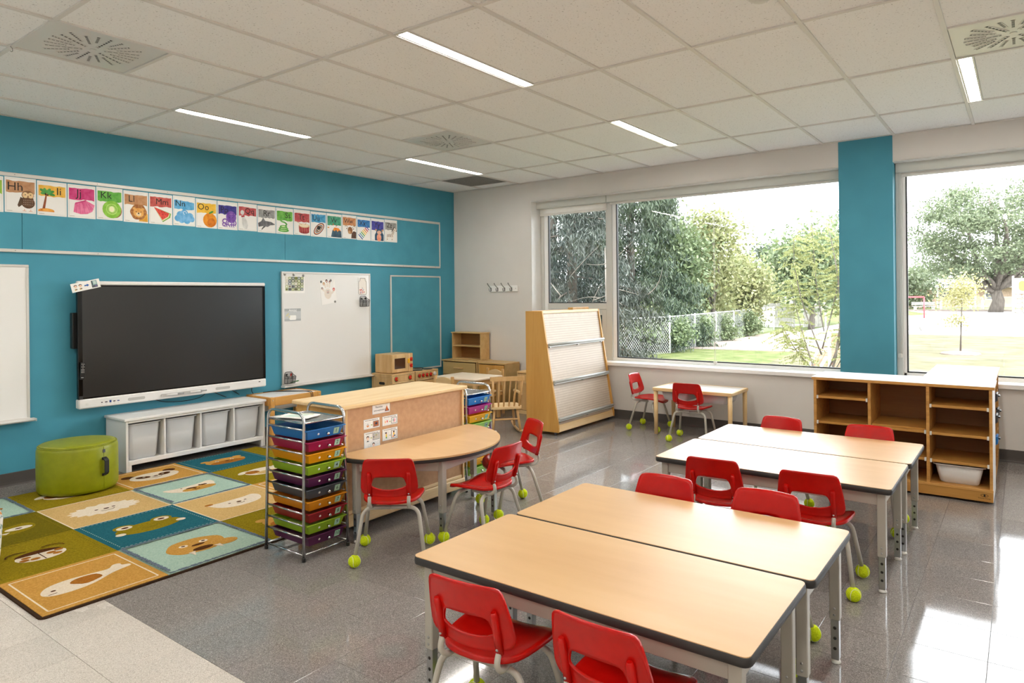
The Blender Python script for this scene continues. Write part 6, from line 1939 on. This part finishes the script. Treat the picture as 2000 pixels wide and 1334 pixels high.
def broadleaf(name, label, loc, h, crown, nleaf, lsize, mat, trunk_r=.15, split=.3, nb=9, clusters=40, cat='tree', group=None, spread=.38, flatten=1.0, cat_trunk='trunk'):
    """crown = (radius, z0, z1) above the ground"""
    t = thing(name, label, cat, (loc[0], loc[1], GZ), 0, group)
    R, z0, z1 = crown
    zc, rz = (z0 + z1) / 2, (z1 - z0) / 2
    g = G(); g.tube([(0, 0, -.1), (0.02 * h, 0, h * split * .5), (0, .01 * h, h * split)], [trunk_r * 1.25, trunk_r, trunk_r * .85], 10); g.build('trunk', 'bark', t)
    cen = []
    while len(cen) < clusters:
        p = RNG.uniform(-1, 1, 3)
        q = np.linalg.norm(p)
        if .35 < q < 1: cen.append(p * np.array([R, R, rz]) * .86 + np.array([0, 0, zc]))
    cen = np.array(cen)
    for k in range(nb):
        g = G(); c = cen[k * len(cen) // nb]
        limb(g, (0, 0, h * split * (.8 + .2 * (k % 3) / 2)), tuple(c), trunk_r * .55, trunk_r * .12); g.build('branch', 'bark', t)
    ci = RNG.integers(0, clusters, nleaf)
    cr = RNG.uniform(.6, 1.2, clusters)
    C = cen[ci] + RNG.normal(size=(nleaf, 3)) * (R * spread * cr[ci])[:, None] * np.array([1, 1, .62 * flatten])
    foliage('foliage', leaf_quads(C, RNG.uniform(.7, 1.3, nleaf) * lsize), mat, t)
    return t
def spruce(label, loc, h, R, n, dry=False):
    t = thing('spruce_tree', label, 'tree', (loc[0], loc[1], GZ), 0, 'trees behind the fence')
    g = G(); g.tube([(0, 0, -.1), (0, 0, h * .5), (0, 0, h)], [.17, .12, .02], 10); g.build('trunk', 'bark', t)
    nbr = 150
    cs, sz = [], []
    for k in range(nbr):
        q = (k + RNG.uniform(0, 1)) / nbr
        z = .4 + (h - .6) * q ** 1.25
        r = R * (1 - z / h) ** .75 * RNG.uniform(.75, 1.1)
        a = RNG.uniform(0, 2 * PI)
        d = np.array([math.cos(a), math.sin(a), 0])
        m = int(n / nbr * (.5 + r / R))
        s_ = np.sqrt(RNG.uniform(.02, 1, m))
        P = d[None] * (s_ * r)[:, None]
        P[:, 2] = z - .28 * r * s_ ** 1.6 + .10 * r * s_ ** 4
        P += RNG.normal(size=(m, 3)) * np.array([.16, .16, .05])
        P[:, 2] -= RNG.exponential(.22, m)
        cs.append(P); sz.append(RNG.uniform(.10, .24, m))
        if k % 6 == 0:
            g = G(); g.tube([(0, 0, z), tuple(d * r * .5 + np.array([0, 0, z - .08 * r])), tuple(d * r * .95 + np.array([0, 0, z - .25 * r]))], [.035, .022, .006], 5); g.build('branch', 'bark', t)
    foliage('needles', leaf_quads(np.concatenate(cs), np.concatenate(sz), .2, .75), 'leaf_sprucedry' if dry else 'leaf_spruce', t)
    return t
spruce('dark drooping spruce behind the narrow left sash', (-4.9, 11.0), 13, 3.0, 70000, True)
spruce('second dark spruce filling the gap behind the narrow left sash', (-8.6, 15.6), 15, 4.6, 52000, True)
spruce('tall dark green spruce at the left edge of the big window', (-5.2, 15.6), 12.5, 3.0, 70000)
sp = spruce('smaller green spruce between the tall spruce and the leafy trees', (-5.6, 19.2), 7.5, 2.2, 34000)
# bare dead twigs inside the near spruce
t = thing('dead_branch', 'pale bare dead branches crossing in front of the dark spruce', 'branch', (-2.2, 8.2, GZ))
for k in range(12):
    g = G(); a = RNG.uniform(-1, 1, 3)
    p0 = np.array([RNG.uniform(-1.2, 1.2), RNG.uniform(-.3, .5), RNG.uniform(1.4, 3.0)])
    limb(g, tuple(p0), tuple(p0 + np.array([RNG.uniform(.3, 1.0) * (1 if k % 3 else -1), 0, RNG.uniform(-.3, .8)])), .014, .004, 5); g.build('twig', 'bark', t)
g = G(); g.tube([(0, 0, 0), (-.1, .3, 1.4), (-.3, .6, 3.2)], [.04, .03, .012], 6); g.build('stem', 'bark', t)
broadleaf('leafy_tree', 'green leafy tree just right of the spruces behind the fence', (-4.7, 18.2), 4.6, (1.25, .9, 4.9), 9000, .17, 'leaf_green', .12, .3, 7, 34, group='trees behind the fence')
broadleaf('leafy_tree', 'yellow-green leafy tree topping the row behind the fence', (-4.3, 21.3), 5.3, (1.45, .7, 5.7), 10000, .18, 'leaf_yellow', .12, .3, 8, 40, group='trees behind the fence')
broadleaf('leafy_tree', 'shorter yellow-green tree at the right end of the fence row', (-4.6, 25.4), 3.8, (1.35, .4, 3.9), 8000, .19, 'leaf_yellow', .1, .3, 6, 30, group='trees behind the fence')
for k, (x, y, r) in enumerate(((-4.0, 12.6, .9), (-4.1, 14.2, .9), (-4.3, 16.4, 1.0), (-3.2, 14.6, .55), (-3.3, 17.5, .5), (-3.5, 20.5, .5), (-3.7, 24.0, .5))):
    broadleaf('fence_bush', ('dark low bush at the left start of the fence', 'low bush behind the fence under the spruce', 'round bush behind the fence under the leafy tree', 'small weedy bush in front of the fence, leftmost', 'small weedy bush in front of the fence, second', 'small weedy bush in front of the fence, third', 'small weedy bush in front of the fence, farthest')[k], (x, y), 1.2, (r, .05, 1.1 + .4 * (k < 3)), 2600, .12, 'leaf_green', .03, .2, 4, 16, 'bush', 'bushes along the fence')
broadleaf('leafy_tree', 'green tree behind the young locust, left of the teal pier', (-2.7, 31.4), 5.4, (1.9, .9, 5.7), 9000, .24, 'leaf_green', .14, .3, 7, 36)
broadleaf('leafy_tree', 'taller green tree half hidden by the teal pier', (-2.2, 38.2), 6.5, (1.9, 1.0, 6.9), 8000, .25, 'leaf_green', .14, .3, 7, 36)
far = [(-18.2, 64, 6.6, 2.2, 'leaf_green', 'far rounded tree behind the grassy mound, left'), (-16.5, 72, 8.0, 1.9, 'leaf_spruce', 'far pointed dark tree behind the grassy mound'), (-15.5, 80, 7.6, 2.5, 'leaf_green', 'far rounded tree behind the grassy mound, right'),
       (-19.6, 57, 6.1, 2.3, 'leaf_yellow', 'far yellowish tree behind the path, leftmost'), (-14.4, 88, 9.3, 3.0, 'leaf_green', 'far tall tree behind the path next to the young locust'), (-38.7, 96, 9.7, 4.1, 'leaf_green', 'far dark tree at the end of the path')]
for x, y, h, r, m, lab in far:
    broadleaf('far_tree', lab, (x, y), h, (r, .6, h), 3600, .42, m, .2, .25, 5, 28, group='far trees')
broadleaf('mound_bush', 'small round tree on the slope below the far fence', (-6.3, 36.8), 2.4, (.75, .2, 2.6), 2400, .16, 'leaf_yellow', .05, .3, 4, 16)
# young locust close to the window: feathery leaves on thin stems
t = thing('young_locust', 'young locust tree with feathery yellow-green leaves close to the window', 'tree', (3.6, 5.2, GZ))
segs = []
for k, (x, y, z, z0, r) in enumerate(((.1, .0, 3.3, .2, .028), (-.5, .1, 2.2, .35, .016), (.55, -.1, 2.5, .4, .018), (-.35, -.2, 2.9, .9, .014), (.4, .2, 3.0, 1.0, .014), (-.7, .1, 1.5, .5, .012), (.7, .05, 1.7, .3, .012), (-.15, .2, 3.2, 1.3, .012))):
    g = G(); pts = limb(g, (0.01 * k, 0, z0 if k else 0), (x, y, z), r, .004, 6, .12, 7); g.build('stem', 'bark', t); segs.append(pts)
C, A = [], []
for pts in segs:
    for _ in range(52):
        q = RNG.uniform(.25, 1) ** .8 * (len(pts) - 1); i_ = min(int(q), len(pts) - 2)
        p = np.array(pts[i_].lerp(pts[i_ + 1], q - i_))
        d = RNG.normal(size=3); d[2] *= .35; d /= np.linalg.norm(d)
        L = RNG.uniform(.16, .4)
        mcount = 13
        for s_ in np.linspace(.15, 1, mcount):
            c = p + d * L * s_ + np.array([0, 0, -.22 * L * s_ * s_])
            side = np.cross(d, (0, 0, 1)); side /= np.linalg.norm(side) + 1e-9
            for sg in (-1, 1): C.append(c + side * sg * .018)
C = np.array(C)
foliage('leaflets', leaf_quads(C, RNG.uniform(.035, .06, len(C)), .45), 'leaf_locust', t)
# big maple
MT = broadleaf('maple_tree', 'huge spreading maple tree outside the right window', (4.3, 68.7), 12.4, (7.7, 1.9, 12.7), 34000, .27, 'leaf_maple', .5, .17, 12, 95, spread=.115, flatten=.7)
g = G()
for (x, z, r) in ((-4.5, 7.0, .22), (-2.2, 9.0, .3), (-.4, 10.5, .26), (1.5, 9.5, .28), (4.4, 7.0, .28), (6.0, 8.5, .2)):
    limb(g, (0, 0, 1.9), (x, RNG.uniform(-1, 1), z), r, r * .3, 8, .08)
g.build('main_limbs', 'bark', MT)
broadleaf('leafy_tree', 'green tree behind the far building, left of the maple', (-3.6, 109), 7.4, (4.8, .5, 6.6), 5000, .42, 'leaf_maple', .2, .2, 4, 30, group='trees by the far building')
broadleaf('leafy_tree', 'low green tree at the left jamb of the right window', (-4.2, 80), 5, (3.0, .3, 5.0), 4000, .4, 'leaf_maple', .2, .2, 4, 26, group='trees by the far building')
broadleaf('leafy_tree', 'green trees to the right behind the maple trunk', (6.0, 113), 9, (6.5, .5, 9.5), 6000, .45, 'leaf_maple', .2, .2, 4, 30, group='trees by the far building')
# small staked tree on the dry lawn
t = thing('young_tree', 'thin young tree with two pale leaf tufts on the dry lawn', 'tree', (4.8, 17.9, GZ))
g = G(); g.tube([(0, 0, 0), (.02, 0, .8), (.05, 0, 1.5), (.03, 0, 2.4)], [.028, .022, .016, .006], 8); g.build('trunk', 'bark', t)
CC = np.concatenate([RNG.normal(size=(900, 3)) * np.array([.24, .24, .2]) + np.array([.06, 0, 2.05]), RNG.normal(size=(600, 3)) * np.array([.26, .26, .14]) + np.array([-.05, 0, 1.72]), RNG.normal(size=(320, 3)) * np.array([.16, .16, .1]) + np.array([-.1, 0, 1.05])])
foliage('leaves', leaf_quads(CC, RNG.uniform(.06, .11, len(CC))), 'leaf_pale', t)
g = G(); g.lathe([(.55, 0), (.5, .05), (.2, .09), (0, .1)], 24, (4.8, 17.9, GZ + .012)); tag(g.build('mulch_ring', 'sand'), 'pale mulch mound round the foot of the young tree', 'mulch')

# chain-link fence
def fence(pts, h, label):
    t = thing('chain_link_fence', label, 'fence', (0, 0, GZ))
    gm = G()
    for a, b in zip(pts[:-1], pts[1:]):
        a, b = Vector((*a, 0)), Vector((*b, 0)); L = (b - a).length; d = (b - a).normalized()
        n = max(1, round(L / 2.6))
        for k in range(n + 1):
            p = a + d * (L * k / n)
            if k == 0 and a != Vector((*pts[0], 0)): continue
            g = G(); g.tube([p, p + Vector((0, 0, h + .05))], .03, 8); g.build('post', 'grey_rail', t)
        g = G(); g.tube([a + Vector((0, 0, h)), b + Vector((0, 0, h))], .02, 6); g.build('top_rail', 'grey_rail', t)
        step = .11
        k = -h
        while k < L:
            for sg in (1, -1):
                x0, x1 = (k, k + h)
                zz0, zz1 = (0, h) if sg > 0 else (h, 0)
                if x0 < 0: zz0 += (zz1 - zz0) * (-x0) / h; x0 = 0
                if x1 > L: zz1 = zz0 + (zz1 - zz0) * (L - x0) / (x1 - x0); x1 = L
                p, q = a + d * x0 + Vector((0, 0, zz0)), a + d * x1 + Vector((0, 0, zz1))
                wv = Vector((0, 0, .0045))
                gm.add([p + wv, p - wv, q - wv, q + wv], [(0, 1, 2, 3)])
            k += step
    tag(gm.build('wire_mesh', 'grey_rail', t, recalc=False), kind='stuff')
    return t
fence([(-4.4, 8.5), (-3.0, 14.0), (-4.2, 30.0)], 1.2, 'chain-link fence running along the sand area')
fence([(-22, 50), (-9, 52), (-4, 56)], 1.6, 'far chain-link fence along the top of the slope')
# timber enclosure at the end of the fence
t = thing('timber_enclosure', 'weathered grey timber enclosure at the end of the fence', 'enclosure', (-4.6, 33.2, GZ), .45)
noisy('grey_timber', [(.3, '8f8c86'), (.7, 'aaa69f')], 8, .9, .2, 4)
for k in range(9):
    bx('board', 'grey_timber', t, ((-1.3 + k * .2, 0, 0), (-1.11 + k * .2, .04, 1.35 + .02 * (k % 2))), bev=0)
for k in range(5):
    bx('board', 'grey_timber', t, ((1.15 + k * .2, 0.3, 0), (1.34 + k * .2, .34, 1.3 + .02 * (k % 2))), bev=0)
for x in (-1.35, .52, 1.08, 2.2): bx('post', 'grey_timber', t, ((x, -.05, 0), (x + .1, .06, 1.5)), bev=0)
bx('notice', 'paper', t, ((-.9, -.03, .7), (-.45, -.01, 1.1)), bev=0)
# goal close to the window
t = thing('soccer_goal', 'white metal soccer goal frame below the young locust', 'goal', (2.95, 9.0, GZ), .86)
g = G(); g.tube([(0, 0, 0), (0, 0, 1.15)], .035, 10); g.build('post', 'white_paint', t)
g = G(); g.tube([(.92, 0, 0), (.92, 0, 1.15)], .035, 10); g.build('post', 'white_paint', t)
g = G(); g.tube([(0, 0, 1.15), (.92, 0, 1.15)], .035, 10); g.build('crossbar', 'white_paint', t)
for x in (0, .92):
    g = G(); g.tube([(x, 0, 1.1), (x, .9, .04)], .025, 8); g.build('rear_strut', 'white_paint', t)
    g = G(); g.tube([(x, 0, .03), (x, .9, .03)], .025, 8); g.build('ground_bar', 'white_paint', t)
g = G(); g.tube([(-.55, -.1, .0), (-.15, -.1, .55)], .03, 8); g.build('side_strut', 'white_paint', t)
g = G()
for k in range(9):
    x = .92 * k / 8
    g.tube([(x, 0, 1.12), (x, .88, .05)], .004, 4, caps=False)
for k in range(10):
    q = k / 9; g.tube([(0, .88 * q, 1.12 - 1.07 * q), (.92, .88 * q, 1.12 - 1.07 * q)], .004, 4, caps=False)
plain('net_orange', 'c8684c', .8)
tag(g.build('net', 'net_orange', t), kind='stuff')
# far side of the paved yard
t = thing('red_goal', 'red metal goal frame at the far edge of the paved yard', 'goal', (-1.1, 50.2, GZ), .2)
plain('goal_red', 'c8323a', .5)
for x in (0, 1.7):
    g = G(); g.tube([(x, 0, 0), (x, 0, 1.55)], .05, 8); g.build('post', 'goal_red', t)
g = G(); g.tube([(0, 0, 1.55), (1.7, 0, 1.55)], .05, 8); g.build('crossbar', 'goal_red', t)
t = thing('school_building', 'low flat-roofed brown building across the yard', 'building', (-5.4, 84, GZ), .62)
noisy('brown_brick', [(.3, '8f7a6a'), (.7, 'a8917f')], 6, .9)
plain('roof_edge', 'b9b7b3', .6)
bx('wall', 'brown_brick', t, ((2.5, 1.6, 0), (16, 9, 2.5)), bev=0)
bx('canopy', 'roof_edge', t, ((-1, 0, 2.35), (17, 2.2, 2.65)), bev=0)
bx('roof', 'roof_edge', t, ((1.2, .8, 2.75), (17, 10, 3.35)), bev=0)
for x in (.2, 4.6, 9, 13.5): bx('canopy_post', 'white_paint', t, ((x, .2, 0), (x + .12, .32, 2.35)), bev=0)
for x in (5.5, 8.2, 11.0):
    wn = bx('window', 'roof_edge', t, ((x, 1.52, .9), (x + 1.7, 1.62, 2.1)), bev=0)
    bx('window_pane', 'black_gloss', wn, ((x + .1, 1.5, 1.0), (x + 1.6, 1.53, 2.0)), bev=0)
fence([(-.6, 77.4), (3, 78), (14, 80)], 1.3, 'grey mesh fence in front of the far building')
for k, (x, y) in enumerate(((-.2, 72.6), (1.1, 73.0), (2.2, 73.2), (3.2, 72.8))):
    g = G(); g.tube([(x, y, GZ), (x, y, GZ + .95 + .12 * (k % 2))], .11, 10); tag(g.build('bollard', 'roof_edge'), ('grey post at the far kerb, leftmost', 'grey post at the far kerb, second from left', 'grey post at the far kerb, third from left', 'grey post at the far kerb beside the maple')[k], 'post', 'posts at the far kerb')
t = thing('park_bench', 'pale bench in front of the far building', 'bench', (-2.6, 72.8, GZ), .5)
for k in range(3): bx('seat_slat', 'roof_edge', t, ((0, .13 * k, .42), (2.2, .13 * k + .1, .47)), bev=0)
for k in range(2): bx('back_slat', 'roof_edge', t, ((0, .42, .6 + .16 * k), (2.2, .46, .72 + .16 * k)), bev=0)
for x in (.2, 1.9): bx('leg', 'roof_edge', t, ((x, .0, 0), (x + .1, .46, .42)), bev=0)
for k, (x, y, s_) in enumerate(((1.0, 32.6, .5), (1.75, 32.2, .55), (2.45, 32.4, .48))):
    g = G(); g.sphere((x, y, GZ + s_ * .42), s_, 12, 8, sc=(.62, .5, .62)); tag(g.build('boulder', 'grey_timber'), ('left of three grey boulders at the lawn edge', 'middle of three grey boulders at the lawn edge', 'right of three grey boulders at the lawn edge')[k], 'boulder', 'boulders at the lawn edge')
t = thing('play_structure', 'playground climbing wall with an orange panel at the right edge', 'playground', (5.9, 64.5, GZ), .3)
plain('play_cream', 'ddd2b8', .6); plain('play_orange', 'd8702c', .6)
bx('panel', 'play_cream', t, ((-.2, 0, 1.7), (1.6, .1, 3.0)), bev=0)
g = G(); g.prism(rrect(.8, .85, .25, 5, .55, 2.35), 0, .05, 0, frame_M((0, 0, 0), (1, 0, 0), (0, 0, 1), (0, -1, 0))); g.build('orange_disc', 'play_orange', t)
for x in (-.3, 1.6): bx('post', 'play_cream', t, ((x, -.02, 0), (x + .12, .12, 3.2)), bev=0)
for k in range(12):
    g = G(); g.sphere((.1 + .55 * (k % 3), .1, .2 + .42 * (k // 3)), .26, 10, 6, sc=(1.1, .8, .75)); g.build('climbing_stone', 'grey_timber', t)
